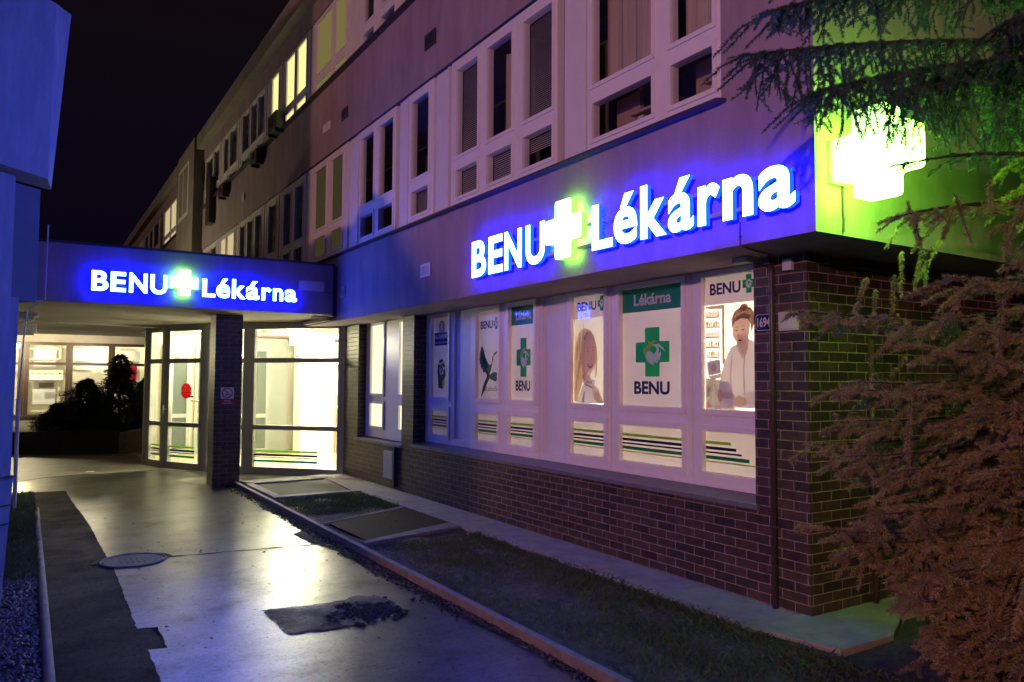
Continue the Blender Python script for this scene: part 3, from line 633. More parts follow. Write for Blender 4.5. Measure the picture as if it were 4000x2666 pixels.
TF = FX(AF)
big = thing('illuminated_sign', 'large glowing white letter sign with cross on the building fascia above the shop windows', 'illuminated sign', (AF, 4.85, 2.63), 'glowing letter signs with a green-white cross')
b0 = 2.637
spec = [('B', -6.80, -6.515, b0, 3.002, .016), ('E', -6.466, -6.20, b0, 3.002, .016), ('N', -6.165, -5.865, b0, 3.002, .016), ('U', -5.797, -5.49, b0 - .004, 3.002, .016),
        ('L', -4.822, -4.566, b0, 2.998, .016), ('é', -4.552, -4.282, b0 - .004, 3.02, .016), ('k', -4.247, -3.975, b0, 3.032, .016), ('á', -3.957, -3.712, b0 - .004, 3.008, .016),
        ('r', -3.672, -3.478, b0, 2.908, .016), ('n', -3.453, -3.206, b0, 2.910, .016), ('a', -3.165, -2.895, b0 - .004, 2.905, .016)]
sign(big, TF, spec, b0, 3.0, 2.9, 3.02, 3.03, (-5.19, 2.872, .254, .248, .115, .105), .055, .098, (2.70, 2.87), (-6.70, -2.95), .058)
TC = FYp(YC)
small = thing('illuminated_sign', 'smaller glowing white letter sign with cross on the entrance canopy', 'illuminated sign', (1.9, YC, 2.7), 'glowing letter signs with a green-white cross')
c0 = 2.716
spec = [('B', .600, .79, c0, 2.973, .016), ('E', .816, .992, c0, 2.973, .016), ('N', 1.030, 1.245, c0, 2.973, .016), ('U', 1.280, 1.486, c0 - .003, 2.973, .016),
        ('L', 1.925, 2.093, c0, 2.962, .016), ('é', 2.105, 2.285, c0 - .003, 2.982, .016), ('k', 2.312, 2.495, c0, 2.985, .016), ('á', 2.500, 2.684, c0 - .003, 2.975, .016),
        ('r', 2.713, 2.850, c0, 2.898, .016), ('n', 2.874, 3.016, c0, 2.898, .016), ('a', 3.042, 3.214, c0 - .003, 2.895, .016)]
sign(small, TC, spec, c0, 2.97, 2.9, 2.98, 2.98, (1.692, 2.888, .173, .175, .078, .074), .055, .10, (2.80, 2.88), (.62, 3.2), .05)
# supply cable under the large sign
cb = MB(); cb.tube([(AF - .006, 3.39, 2.63), (AF - .006, 3.392, 2.56), (AF - .006, 3.39, 2.478)], .006); cb.box(AF - .012, AF, 3.38, 3.40, 2.53, 2.54)
tag(cb.build('sign_cable', M['dark_metal']), 'short dark cable dropping from the large sign to the fascia edge', 'cable')

# green cross projecting from the corner face
cr = thing('pharmacy_cross', 'blinding green-white pharmacy cross projecting from the building corner behind spruce branches', 'illuminated cross', (4.0, YG, 2.6))
TX = FX(3.93)
def crosspts(): return round_poly(plus_pts(-2.53, 2.893, .232, .252, .105, .124), .03)
c = MB(); c.prism(TX, crosspts(), -.14, 0, 1); c.build('cross_housing', [M['bigcross_edge'], M['bigcross_edge']], cr)
c = MB(); c.poly(TX, crosspts(), .004, 0); c.build('cross_face', M['bigcross'], cr)
c = MB(); c.box(3.965, 4.105, YG - .03, YG - .001, 2.775, 3.03, 0); c.box(3.975, 4.095, YG - .08, YG - .031, 2.80, 3.0, 0); c.build('wall_bracket', M['alu'], cr)
cb = MB(); cb.tube([(4.10, YG - .012, 2.80), (4.10, YG - .012, 2.62), (4.106, YG - .012, 2.57), (4.10, YG - .012, 2.50)], .006); cb.build('power_cable', M['dark_metal'], cr)
# ------------------------------------------------------------------ fittings on the facade
def grille(T, u0, u1, v0, v1, label, m=M['white'], slats=8, dark=M['dark_metal']):
    g = MB(); g.tbox(T, u0, u1, v0, v1, .001, .008, 1); fw = (u1 - u0) * .1
    g.tbox(T, u0, u0 + fw, v0, v1, .0085, .02, 0); g.tbox(T, u1 - fw, u1, v0, v1, .0085, .02, 0); g.tbox(T, u0 + fw, u1 - fw, v0, v0 + fw, .0085, .02, 0); g.tbox(T, u0 + fw, u1 - fw, v1 - fw, v1, .0085, .02, 0)
    for i in range(slats):
        v = v0 + fw + (v1 - v0 - 2 * fw) * (i + .3) / slats; g.tbox(T, u0 + fw, u1 - fw, v, v + (v1 - v0) / slats * .42, .0085, .017, 0)
    return tag(g.build('vent_grille', [m, dark]), label, 'vent grille', 'vent grilles on the facade')
grille(TF, -8.19, -7.94, 2.80, 2.955, 'pale slatted vent grille on the fascia left of the large sign')
grille(TF, -11.01, -10.79, 2.81, 2.97, 'dim vent grille on the fascia beside the canopy joint', M['alu'])
grille(TF, -8.15, -7.87, 5.51, 5.69, 'small dark vent grille high on the plaster band above the blind windows', M['dark_metal'])
grille(TF, -11.05, -10.80, 5.50, 5.66, 'faint square vent grille on the plaster band near the frosted flower window', M['dark_metal'])
g = MB(); g.tbox(TF, -11.93, -11.60, 5.53, 5.67, .001, .02); tag(g.build('wall_plate', M['panel']), 'blank pale plate on the dim upper plaster band', 'plate')
g = MB(); g.prism(TF, circle(-17.4, 5.63, .10, 14), .001, .03); tag(g.build('round_wall_cover', M['panel']), 'small round pale cover on the dim far wall', 'wall cover')
def ac(y0, y1, z0, z1, label):
    a = thing('air_conditioner', label, 'air conditioner', (3.7, y0, z0), 'air conditioners below the top windows')
    k = MB(); k.box(3.69, 3.84, y0, y1, z0, z1); k.build('casing', M['white'] if y0 < 14 else M['dark_metal'], a, bevel=.01)
    k = MB(); k.tube([(3.683, (y0 + y1) / 2 + .3 * (z1 - z0) * math.cos(t_), (z0 + z1) / 2 + .3 * (z1 - z0) * math.sin(t_)) for t_ in np.linspace(0, 2 * PI, 17)], .008, 5); k.build('fan_grille', M['dark_metal'], a)
    for yb in (y0 + .06, y1 - .1):
        k = MB(); k.box(3.69, 3.86, yb, yb + .04, z0 - .05, z0 - .002); k.build('bracket', M['dark_metal'], a)
ac(14.25, 14.85, 6.28, 6.62, 'air conditioner box lit yellow beside the brightest top window')
ac(15.7, 16.2, 6.02, 6.27, 'dark air conditioner below the unlit top windows')
ac(18.9, 19.45, 6.0, 6.27, 'farther dark air conditioner on brackets below the top windows')
k = MB(); k.box(3.70, 3.85, 20.6, 21.1, 5.6, 6.8); tag(k.build('duct_box', M['dark_metal']), 'tall dark box hanging on the far wall beside the top windows', 'duct box')
# utility cabinet in the brick base
k = MB(); k.tbox(FX(AB), -10.43, -10.11, .20, .585, .002, .045); tag(k.build('meter_cabinet', M['alu'], bevel=.004), 'grey meter cabinet set low in the brick wall near the entrance', 'cabinet')
k = MB(); k.box(AB - .05, AB + .01, 10.03, 10.075, .10, .66); tag(k.build('corner_guard', M['dark_metal']), 'thin dark metal strip beside the low meter cabinet', 'metal strip')
# down pipe, junction boxes, camera
dp = thing('downpipe', 'thin dark brown downpipe on the brick corner pillar', 'pipe', (4.34, 3.54, 0), 'dark pipes on the brick wall')
k = MB(); k.tube([(4.335, 3.545, 0.0), (4.335, 3.545, 2.36), (4.345, 3.56, 2.42)], .019, 10); k.smooth = True; k.build('pipe', M['dark_pipe'], dp)
for z in (.6, 1.5, 2.2):
    k = MB(); k.box(4.315, 4.374, 3.52, 3.57, z, z + .02); k.build('clamp', M['dark_metal'], dp)
k = MB(); k.tube([(5.03, 3.255, 0), (5.03, 3.255, 1.9)], .02, 10); k.smooth = True
tag(k.build('downpipe', M['dark_pipe']), 'dark pipe on the shaded side wall behind the spruce', 'pipe', 'dark pipes on the brick wall')
k = MB(); k.box(4.335, 4.374, 3.385, 3.455, 2.36, 2.44); tag(k.build('junction_box', M['cable'], bevel=.004), 'small pale junction box under the corner soffit', 'junction box')
k = MB(); k.box(4.30, 4.36, 3.53, 3.585, 2.415, 2.455); k.tube([(4.33, 3.56, 2.455), (4.33, 3.56, 2.481)], .01); tag(k.build('soffit_bracket', M['dark_metal']), 'small metal bracket at the head of the brown downpipe', 'bracket')
k = MB(); k.box(4.22, 4.30, 3.66, 3.80, 2.44, 2.48); tag(k.build('sensor_box', M['alu'], bevel=.004), 'small grey sensor under the soffit above the last poster', 'sensor')
k = MB(); k.tube([(AF + .01, 3.39, 2.474), (4.05, 3.45, 2.474), (4.30, 3.50, 2.47), (4.32, 3.545, 2.45)], .006); tag(k.build('soffit_cable', M['dark_metal']), 'thin cable running under the soffit to the downpipe head', 'cable')
# house number and blank plate
TB = FX(AB)
hn = thing('house_number_plate', 'navy enamel house number plate reading 1694 on the brick pillar', 'number plate', (AB, 3.64, 1.97))
def notch(u0, u1, v0, v1, c_): return [(u0 + c_, v0), (u1 - c_, v0), (u1 - c_ * .4, v0 + c_ * .4), (u1, v0 + c_), (u1, v1 - c_), (u1 - c_ * .4, v1 - c_ * .4), (u1 - c_, v1), (u0 + c_, v1), (u0 + c_ * .4, v1 - c_ * .4), (u0, v1 - c_), (u0, v0 + c_), (u0 + c_ * .4, v0 + c_ * .4)]
k = MB(); k.prism(TB, [(-3.718, 1.955), (-3.560, 1.955), (-3.560, 2.083), (-3.718, 2.083)], .002, .010, 0); k.poly(TB, notch(-3.712, -3.566, 1.961, 2.077, .018), .0108, 1); k.poly(TB, notch(-3.708, -3.570, 1.965, 2.073, .018), .0114, 0); k.build('plate', [M['enamel'], M['enamel_white']], hn)
k = MB(); text(k, TB, '1694', -3.697, -3.583, 1.985, 2.055, .0122, 0, .03); k.build('lettering', M['enamel_white'], hn)
k = MB(); k.tbox(TB, -3.515, -3.352, 1.952, 2.082, .002, .010, 0); k.poly(TB, notch(-3.507, -3.36, 1.960, 2.074, .016), .0108, 1); k.poly(TB, notch(-3.503, -3.364, 1.964, 2.070, .016), .0114, 0)
tag(k.build('street_name_plate', [M['enamel_white'], M['inkgrey']]), 'blank pale plate with a thin border right of the brown downpipe', 'plate')

# ------------------------------------------------------------------ entrance canopy
can = thing('entrance_canopy', 'flat plastered entrance canopy carrying the smaller glowing letter sign', 'canopy', (1.0, YC, 0))
k = MB(); k.box(-3.2, 3.785, YC, YC + .22, ZC0, ZC1); k.build('fascia', M['plaster'], can)
k = MB(); k.box(-3.2, 3.785, YC + .22, 19.8, ZC0 + .004, ZC1 - .08); k.box(-3.2, 3.785, 15.3, 15.55, ZC0 - .03, ZC0 + .004); k.build('soffit', M['soffit'], can)
k = MB(); k.box(-3.25, 3.80, YC - .035, 19.8, ZC1 + .001, ZC1 + .03); k.build('roof_flashing', M['dark_metal'], can)
for x in (1.35, 2.85): pass
k = MB(); k.box(3.787, 3.853, YC + .03, 12.2, ZC0 - .02, ZC1 + .0); k.build('expansion_joint', M['dark_pipe'], can)
k = MB(); k.box(2.305, 2.695, 12.05, 12.48, 0, ZC0); k.build('brick_pillar', M['brick'], can)
k = MB(); k.box(3.785, 4.95, YC + .26, 12.6, 2.50, 2.54); k.box(3.60, 4.2, 11.5, 11.55, 2.555, 2.575); k.build('edge_strip', M['soffit'], can)
k = MB(); k.tbox(TC, 3.27, 3.645, 2.905, 3.05, .002, .012, 0)
for u in (3.285, 3.63):
    for v in (2.92, 3.035): k.prism(TC, circle(u, v, .005, 6), .0125, .016, 1)
tag(k.build('blank_sign_plate', [M['panel'], M['dark_metal']]), 'blank white plate at the right end of the canopy fascia', 'plate')
k = MB(); k.tube([(3.645, YC - .008, 2.895), (3.78, YC - .008, 2.89)], .005); tag(k.build('fascia_cable', M['dark_metal']), 'short dark cable from the blank plate to the canopy corner', 'cable')
for x in (1.48, 2.72):
    k = MB(); k.box(x, x + .2, 11.5, 11.7, ZC1 + .03, ZC1 + .07); tag(k.build('roof_block', M['dark_metal']), 'small dark block on the canopy roof edge %s' % ('above the cross' if x < 2 else 'right of the cross'), 'roof block')
# ceiling lamps (unlit) and hanging cable
for (y, z0, lab, w_) in ((13.4, 2.465, 'unlit white ceiling fitting nearest under the canopy by the left wall', .1), (16.0, 2.37, 'farther boxy white ceiling fitting under the canopy by the left wall', .3)):
    k = MB(); k.box(-.5, .045, y, y + w_ + .1, z0 + .05, ZC0 - .001); k.box(-.5, .0, y + .02, y + w_ + .06, z0, z0 + .05); tag(k.build('ceiling_lamp', M['white'], bevel=.008), lab, 'ceiling lamp', 'unlit fittings under the canopy')
k = MB(); k.tube([(.111, 11.0, 3.49), (.105, 10.98, 3.1), (.101, 11.0, 2.557), (.06, 11.0, 2.52), (-.03, 11.0, 2.46), (-.078, 11.0, 2.42), (-.10, 11.0, 2.1), (-.124, 11.0, 1.53), (-.133, 11.0, 1.353), (-.134, 11.0, .67), (-.14, 11.0, .02)], .009, 7)
k.tube([(-.133, 11.0, 1.353), (-.134, 11.0, .0)], .022, 8); k.box(-.17, -.10, 10.97, 11.03, 1.33, 1.345)
tag(k.build('hanging_cable', M['cable']), 'thin pale cable hanging from the canopy edge down the left wall', 'cable')
# no-smoking sign
ns = thing('no_smoking_sign', 'white and red no smoking sign on the brick pillar', 'sign', (2.45, 12.05, 1.4))
TN = FYp(12.05)
def nsx(x): return 2.305 + (x - 2.134 - .06) * .906 + .0
u0, u1 = 2.395, 2.585
k = MB(); k.tbox(TN, u0, u1, 1.305, 1.475, .002, .006, 0); k.tbox(TN, u0, u1, 1.215, 1.304, .002, .006, 1); k.build('plate', [M['signwhite'], M['red']], ns)
k = MB(); cu_, cv_ = (u0 + u1) / 2, 1.392
ring = circle(cu_, cv_, .078, 28); rin = circle(cu_, cv_, .062, 28)
for i in range(28): j = (i + 1) % 28; k.add([k.pt(TN, *ring[i], .0075), k.pt(TN, *ring[j], .0075), k.pt(TN, *rin[j], .0075), k.pt(TN, *rin[i], .0075)], [(0, 1, 2, 3)], 0)
k.poly(TN, [(cu_ - .052, cv_ + .042), (cu_ - .042, cv_ + .052), (cu_ + .052, cv_ - .042), (cu_ + .042, cv_ - .052)], .0085, 0)
k.poly(TN, [(cu_ - .03, cv_ - .02), (cu_ - .005, cv_ - .045), (cu_ + .008, cv_ - .03), (cu_ - .01, cv_ - .01)], .008, 1); k.poly(TN, [(cu_ - .03, cv_ + .01), (cu_ - .025, cv_ + .01), (cu_ - .02, cv_ + .04), (cu_ - .025, cv_ + .04)], .008, 1)
k.build('pictogram', [M['red'], M['black']], ns, recalc=False)
k = MB(); text(k, TN, 'ZÁKAZ', u0 + .045, u1 - .045, 1.264, 1.292, .008, 0, .02); text(k, TN, 'KOUŘENÍ', u0 + .02, u1 - .02, 1.226, 1.254, .008, 0, .02); k.build('lettering', M['signwhite'], ns)

# ------------------------------------------------------------------ glazed vestibule
A_, B_, C_, D_ = (4.40, 12.2), (2.6, 14.15), (2.03, 15.2), (1.82, 15.9)
ves = thing('glass_vestibule', 'angled glazed entrance with grey aluminium frame, lit from inside', 'entrance', (3.2, 13.6, 0))
def L(p, q): return math.hypot(p[0] - q[0], p[1] - q[1])
RV = [(.115, .745), (.82, 1.88), (1.96, 2.455)]
Tr = FD(B_, A_); l1 = L(A_, B_)
f1 = lambda t_: (1 - t_) * l1
win(Tr, 0, l1, 0, ZC0, [(f1(.995), f1(.735)), (f1(.655), f1(.058))], RV, ves, M['alu'], M['pane'], name='glazed_screen', sash=.01, sashw=.02)
Tl = FD(C_, B_); l2 = L(B_, C_); f2 = lambda t_: (1 - t_) * l2
dr = win(Tl, f2(.98), f2(.06), 0, ZC0, [(f2(.86), f2(.17))], RV, ves, M['alu'], M['pane'], name='entrance_door', sash=.012, sashw=.03)
k = MB(); k.tube([k.pt(Tl, f2(.93), .98, .06), k.pt(Tl, f2(.93), 1.12, .06)], .011, 8); k.tube([k.pt(Tl, f2(.93), 1.05, .0), k.pt(Tl, f2(.93), 1.05, .06)], .01, 8); k.build('handle', M['signwhite'], dr)
Tt = FD(D_, C_); l3 = L(C_, D_); f3 = lambda t_: (1 - t_) * l3
win(Tt, 0, l3 - .02, 0, ZC0, [(f3(.72), f3(.06))], RV, ves, M['alu'], M['pane'], name='side_screen', sash=.01, sashw=.02)
for (p, rr_) in ((B_, .045), (C_, .04), (D_, .04)):
    k = MB(); k.tube([(p[0], p[1], 0), (p[0], p[1], ZC0)], rr_, 10); k.build('post', M['alu'], ves)
# stripes on the low panes
def strip_v(T, u0, u1):
    k = MB()
    for (a, b_, m_) in ((.40, .365, 1), (.335, .30, 0), (.285, .27, 0), (.235, .195, 2)): k.tbox(T, u0 + .002, u1 - .002, b_, a, -.038, -.036, m_)
    k.build('stripe', [M['navy'], M['lime'], M['green']], ves)
strip_v(Tr, f1(.655), f1(.20)); strip_v(Tl, f2(.86), f2(.30)); strip_v(Tt, f3(.72), f3(.06))
# red octagon notice on the door pane
oc = thing('red_notice_sticker', 'red octagonal notice with white words on the entrance door glass', 'sticker', (2.28, 14.72, 1.4))
uo, vo = f2(.513), 1.385
k = MB(); k.prism(Tl, circle(uo, vo, .145, 8, 1.0, PI / 8), -.035, -.032, 0); k.build('octagon', M['red'], oc)
k = MB(); text(k, Tl, 'BEZ', uo - .05, uo + .05, vo + .04, vo + .085, -.0305, 0, .02); text(k, Tl, 'DOPLATKU', uo - .115, uo + .115, vo - .02, vo + .025, -.0305, 0, .02); text(k, Tl, 'na recept', uo - .07, uo + .07, vo - .07, vo - .04, -.0305, 0, .0); k.build('lettering', M['signwhite'], oc)
k = MB(); k.prism(Tl, circle(uo + .24, vo + .03, .10, 8, 1.2, PI / 8), -.60, -.597, 0); tag(k.build('pale_notice', M['panel']), 'pale octagonal notice behind the door glass beside the red one', 'notice')
k = MB(); k.tbox(Tl, uo - .16, uo + .2, vo - .20, vo - .175, -.45, -.25, 0); k.tbox(Tl, uo - .02, uo + .04, .1, vo - .2, -.38, -.32, 0); k.tbox(Tl, uo + .06, uo + .2, vo - .115, vo - .09, -.035, -.03, 1)
tag(k.build('leaflet_stand', [M['white'], M['navy']]), 'slim white leaflet stand just inside the entrance door', 'stand')

# hall behind the glass
def hall(name, x0, x1, y0, y1, z0, z1, m): k = MB(); k.box(x0, x1, y0, y1, z0, z1); return struct(name, k, m)
k = MB(); k.poly(FG(.006), [(4.38, 12.26), (2.62, 14.16), (2.06, 15.2), (1.86, 15.9), (1.9, 18.0), (6.8, 18.0), (6.8, 12.26)]); struct('hall_floor', k, M['inner_floor'])
k = MB(); k.poly(FG(2.56), [(4.9, 12.3), (4.38, 12.3), (2.64, 14.18), (2.08, 15.2), (1.88, 15.9), (1.9, 18.0), (6.8, 18.0), (6.8, 12.3)]); struct('hall_ceiling', k, M['inner'])
hall('hall_wall', 2.1, 6.8, 17.6, 17.7, 0, 2.56, M['inner']); hall('hall_wall', 6.8, 6.9, 12.3, 17.7, 0, 2.56, M['inner']); k = MB(); k.prism(FG(0), [(1.86, 15.96), (1.92, 15.96), (2.2, 17.6), (2.12, 17.6)], 0, 2.56); struct('hall_wall', k, M['inner']); hall('hall_wall', 4.96, 6.8, 12.3, 12.36, 0, 2.56, M['inner'])
k = MB(); k.box(4.75, 5.45, 15.9, 16.4, 0, 2.56); struct('hall_wall', k, M['inner'])
k = MB(); k.box(5.452, 6.8, 16.2, 16.3, 0, 2.05); struct('hall_wall', k, M['inner_y'])
def idoor(T, u0, u1, label, dark=M['door_glass'], pt=1.55):
    d = thing('inner_door', label, 'door', T[0] + T[1] * ((u0 + u1) / 2), 'inner doors of the entrance hall')
    k = MB(); w_ = .07
    k.tbox(T, u0, u0 + w_, 0, 2.3, 0, .06); k.tbox(T, u1 - w_, u1, 0, 2.3, 0, .06); k.tbox(T, u0 + w_, u1 - w_, 2.2, 2.3, 0, .06); k.tbox(T, u0 + w_, u1 - w_, 0, .12, 0, .06); k.tbox(T, u0 + w_, u1 - w_, .78, .86, 0, .06); k.build('frame', M['door_grey'], d)
    k = MB(); k.tbox(T, u0 + w_, u1 - w_, .12, .78, .01, .03); k.tbox(T, u0 + w_, u1 - w_, .86, 2.2, .01, .03); k.build('panel', dark, d)
    k = MB(); k.tube([k.pt(T, u1 - .05, 1.0, .09), k.pt(T, u1 - .05, 1.15, .09)], .01); k.build('handle', M['signwhite'], d)
Tb = FYp(17.55)
idoor(FYp(16.9), 3.62, 4.35, 'inner door with dark glass left of the bright pillar')
k = MB(); k.box(3.60, 4.75, 16.95, 17.05, 0, 2.56); struct('hall_wall', k, M['door_grey'])
idoor(Tb, 2.30, 2.86, 'dark glass inner door seen through the entrance door'); idoor(Tb, 2.95, 3.50, 'second dark glass inner door behind the brick pillar')
idoor(FD((2.0, 16.3), (2.05, 17.3)), .0, .9, 'narrow inner door on the left side of the entrance hall')
k = MB(); k.box(5.3, 6.3, 14.6, 15.2, 0, 1.02, 0); k.box(5.25, 6.35, 14.55, 15.25, 1.02, 1.06, 0); tag(k.build('shop_counter', M['white'], bevel=.01), 'white shop counter inside the brightly lit hall', 'counter')
k = MB(); k.box(5.55, 5.67, 14.8, 14.95, 1.06, 1.2, 0); k.box(5.56, 5.66, 14.795, 14.80, 1.10, 1.16, 1); tag(k.build('medicine_box', [M['signwhite'], mat('box_blue', (.05, .14, .45), .5)]), 'small white and blue box on the hall counter', 'box')
sh = thing('medicine_shelf', 'white shelf of small medicine boxes at the back of the bright hall', 'shelf', (6.1, 16.0, 0))
k = MB(); k.box(5.6, 6.7, 16.12, 16.19, 0, 2.0); [k.box(5.6, 6.7, 15.9, 16.119, z_, z_ + .02) for z_ in (.3, .62, .94, 1.26, 1.58, 1.9)]; k.build('rack', M['white'], sh)
k = MB()
for z_ in (.32, .64, .96, 1.28, 1.60):
    x_ = 5.64
    while x_ < 6.6:
        w_ = .05 + .06 * rng.random(); k.box(x_, x_ + w_, 15.94, 16.06, z_ + .002, z_ + .10 + .12 * rng.random(), int(rng.random() * 4)); x_ += w_ + .015
k.build('stock', [M['signwhite'], M['lime'], M['teal'], M['enamel_white']], sh)
k = MB(); k.box(3.0, 3.4, 15.2, 15.5, 0, 1.25, 0); k.box(3.02, 3.38, 15.19, 15.199, .75, 1.2, 1); k.box(3.02, 3.38, 15.19, 15.199, .1, .6, 2); tag(k.build('vending_cabinet', [M['door_grey'], M['enamel_white'], M['door_glass']], bevel=.01), 'grey cabinet with a pale notice inside the entrance door', 'cabinet')
k = MB(); k.box(4.1, 4.5, 14.1, 14.5, 2.25, 2.54); tag(k.build('ceiling_light', M['tube']), 'bright ceiling light inside the entrance hall', 'ceiling light')

# ------------------------------------------------------------------ rear building behind the canopy passage
rear = thing('rear_building', 'low rear wing with brown framed lit windows behind the dark bushes', 'building', (2.0, 24.0, 0))
k = MB(); YR = 24.0
k.box(-4, 6, YR, YR + .3, 0, .60); k.box(-4, 6, YR, YR + .3, 2.53, 3.3); k.build('wall', M['plaster_stain'], rear)
k = MB(); k.box(-4, 6, YR - .03, YR - .001, 2.50, 2.56); k.box(-4, 6, YR - .05, YR - .001, .55, .60); k.build('eaves_board', M['brown_frame'], rear)
TRr = FYp(YR)
for (u0, u1, cs) in ((-1.35, -.19, [(-1.2, -.33)]), (-.185, .845, [(-.08, .76)]), (.85, 1.86, [(.925, 1.78)]), (1.865, 2.95, [(1.94, 2.85)]), (2.955, 4.2, [(3.05, 4.1)])):
    o = win(TRr, u0, u1, .605, 2.50, cs, [(.63, 1.945), (2.02, 2.485)], rear, M['brown_frame'], M['pane'], sash=0, depth=.08, pane_n=-.04)
    f = MB()
    for (a, b_) in cs:
        for (c, d) in ((.63, 1.945), (2.02, 2.485)):
            f.tbox(TRr, b_ - .16, b_ - .10, c + .1, d - .08, -.40, -.34); f.tbox(TRr, a, b_ - .16, d - .12, d - .07, -.40, -.34); f.tbox(TRr, a, b_ - .16, c + .06, c + .11, -.40, -.34)
    f.build('inner_frame', M['inner'], o)
k = MB(); k.box(-4, 6, YR + .9, YR + 1.0, 0, 3.2); k.box(-4, 6, YR + .3, YR + .9, 2.7, 2.75); k.box(-4, 6, YR + .3, YR + .9, .45, .5); k.build('room_wall', M['inner'], rear)
k = MB()
for x in (-1.0, .12, 1.0, 2.2, 3.2): k.box(x - .1, x + .42, YR + .42, YR + .44, .9, 2.45)
k.build('frosted_screen', M['blind'], rear)
for (x, lab) in ((1.5, 'lit tube lamp inside the middle rear window'), (-.35, 'lit lamp at the left end of the rear windows')):
    k = MB(); k.tube([(x - .28 if x > 0 else x - .04, YR + .2, 2.42 if x > 0 else 2.50), (x + .28 if x > 0 else x + .06, YR + .2, 2.42 if x > 0 else 2.50)], .03, 8) if x > 0 else k.tube([(x - .04, YR - .1, 2.46), (x + .06, YR - .1, 2.46)], .05, 8)
    tag(k.build('tube_lamp', M['tube']), lab, 'lamp')
cs_ = thing('clinic_banner', 'pale banner with red words and arrow in the left rear window', 'banner', (.3, YR - .02, 1.6))
k = MB(); k.tbox(TRr, -.06, .70, 1.55, 1.80, -.03, -.025); k.build('banner_sheet', M['inner'], cs_)
k = MB(); text(k, TRr, 'DĚTSKÉ ORDINACE', -.04, .58, 1.70, 1.76, -.02, 0, .015); k.poly(TRr, [(.60, 1.685), (.60, 1.775), (.67, 1.73)], -.02, 0); text(k, TRr, '1. patro', .22, .46, 1.635, 1.662, -.02, 1, 0); k.build('lettering', [M['red'], M['inkgrey']], cs_)
k = MB(); k.tbox(TRr, .16, .50, 1.34, 1.48, -.03, -.025); tag(k.build('window_note', M['wood_board']), 'small dark note hanging below the banner in the left rear window', 'note')
k = MB(); k.tbox(TRr, .95, 1.68, 1.50, 1.75, -.03, -.025, 0); text(k, TRr, 'ZOOM+', 1.02, 1.6, 1.56, 1.66, -.02, 1, .01) if False else None
tag(k.build('window_banner', M['beige']), 'pale banner partly hidden behind the bushes in the middle rear window', 'banner')
k = MB(); k.tbox(TRr, 2.2, 2.50, 1.55, 1.94, .005, .012); tag(k.build('red_poster', M['red']), 'plain red poster in the rear window beside the tall bush', 'poster')
# planter
pl = thing('planter_wall', 'low concrete planter wall holding the dark bushes', 'planter', (1.0, 18.2, 0))
def seg_wall(p, q, th, z1): 
    T = FD(p, q); k = MB(); k.tbox(T, 0, L(p, q), 0, z1, -th, 0); return k
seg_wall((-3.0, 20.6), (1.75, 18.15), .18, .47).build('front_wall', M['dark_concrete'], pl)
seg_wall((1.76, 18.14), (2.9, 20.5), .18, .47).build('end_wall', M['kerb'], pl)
k = MB(); k.poly(FG(.42), [(-3, 20.8), (1.7, 18.35), (2.8, 20.6), (2.8, 22.5), (-3, 22.5)]); k.build('planter_soil', M['soil'], pl)

# ------------------------------------------------------------------ pavilion at the left edge
lb = thing('left_pavilion', 'blue-lit corner of a neighbouring building with overhanging upper panel', 'building', (-1.0, 6.6, 0))
k = MB()
P0 = Vector((.049, 6.264)); dirv = Vector((-.273, -.264)).normalized(); P1 = P0 + dirv * 2.6
dn = Vector((-dirv.y, dirv.x)) * -1   # away from the viewer
if dn.y < 0: dn = -dn
q = [(P1.x, P1.y), (P0.x, P0.y)]
th = .55
vs = [(P1.x, P1.y, 3.04), (P0.x, P0.y, 3.0), (P0.x + .012, P0.y, 4.27), (P1.x, P1.y, 4.31)]
back = [(v[0] + (-.3 if i in (0, 3) else .0), v[1] + th, v[2]) for i, v in enumerate(vs)]
back[1] = (.075, 6.62, 3.0); back[2] = (.165, 6.62, 4.36)
k.add(vs + back, [(0, 1, 2, 3), (7, 6, 5, 4), (1, 5, 6, 2), (0, 4, 5, 1), (3, 2, 6, 7), (0, 3, 7, 4)])
k.build('upper_panel', M['blue_wall'], lb)
cd_, sd_ = -dirv.x, -dirv.y
TL = (Vector((-.096 - 3 * cd_, 6.33 - 3 * sd_, 0)), Vector((cd_, sd_, 0)), Vector((0, 0, 1)), Vector((sd_, -cd_, 0)))
ul = lambda x: 3 + (x + .096) / 1.04     # width on the diagonal face that matches the upright edges
k = MB(); k.tbox(TL, 0, 3.30, 2.16, 2.999, -.50, -.16); k.build('recessed_beam', M['blue_dark'], lb)
k = MB(); k.prism(TL, [(ul(-.30), .93), (ul(-.108), .93), (ul(-.096), 2.159), (ul(-.30), 2.159)], -.16, 0); k.build('corner_column', M['blue_wall'], lb)
k = MB(); k.tbox(TL, 0, ul(-.19), .93, 2.99, -.15, .03); k.build('front_pier', M['blue_wall'], lb)
k = MB(); k.prism(TL, [(0, 0.0), (ul(-.155), 0.0), (ul(-.141), .19), (ul(-.085), .922), (0, .922)], -.18, .0, 0); k.build('plinth', M['blue_wall'], lb)
k = MB(); k.prism(FG(0), [(-9, -2.4), (-.75, 5.55), (-.62, 6.2), (-.62, 10.4), (-9, 10.4)], 0, 4.15); k.build('lamp_blocker', M['blue_wall'], lb)  # unseen volume, added to keep the street light off canopy and pillar
k = MB(); k.box(-9, -1.5, 7.2, 10.4, 4.155, 7.3); k.build('upper_lamp_blocker', M['blue_wall'], lb)  # second unseen volume, raised to shade the far upper facade
for z in (.60, .725):
    k = MB(); k.tbox(TL, 2, ul(-.108) if z > .7 else ul(-.122), z, z + .012, .001, .008); k.build('joint_strip', M['dark_metal'], lb)
k = MB(); k.tbox(TL, 2, ul(-.088), .921, .935, .001, .02); k.build('joint_strip', M['dark_metal'], lb)

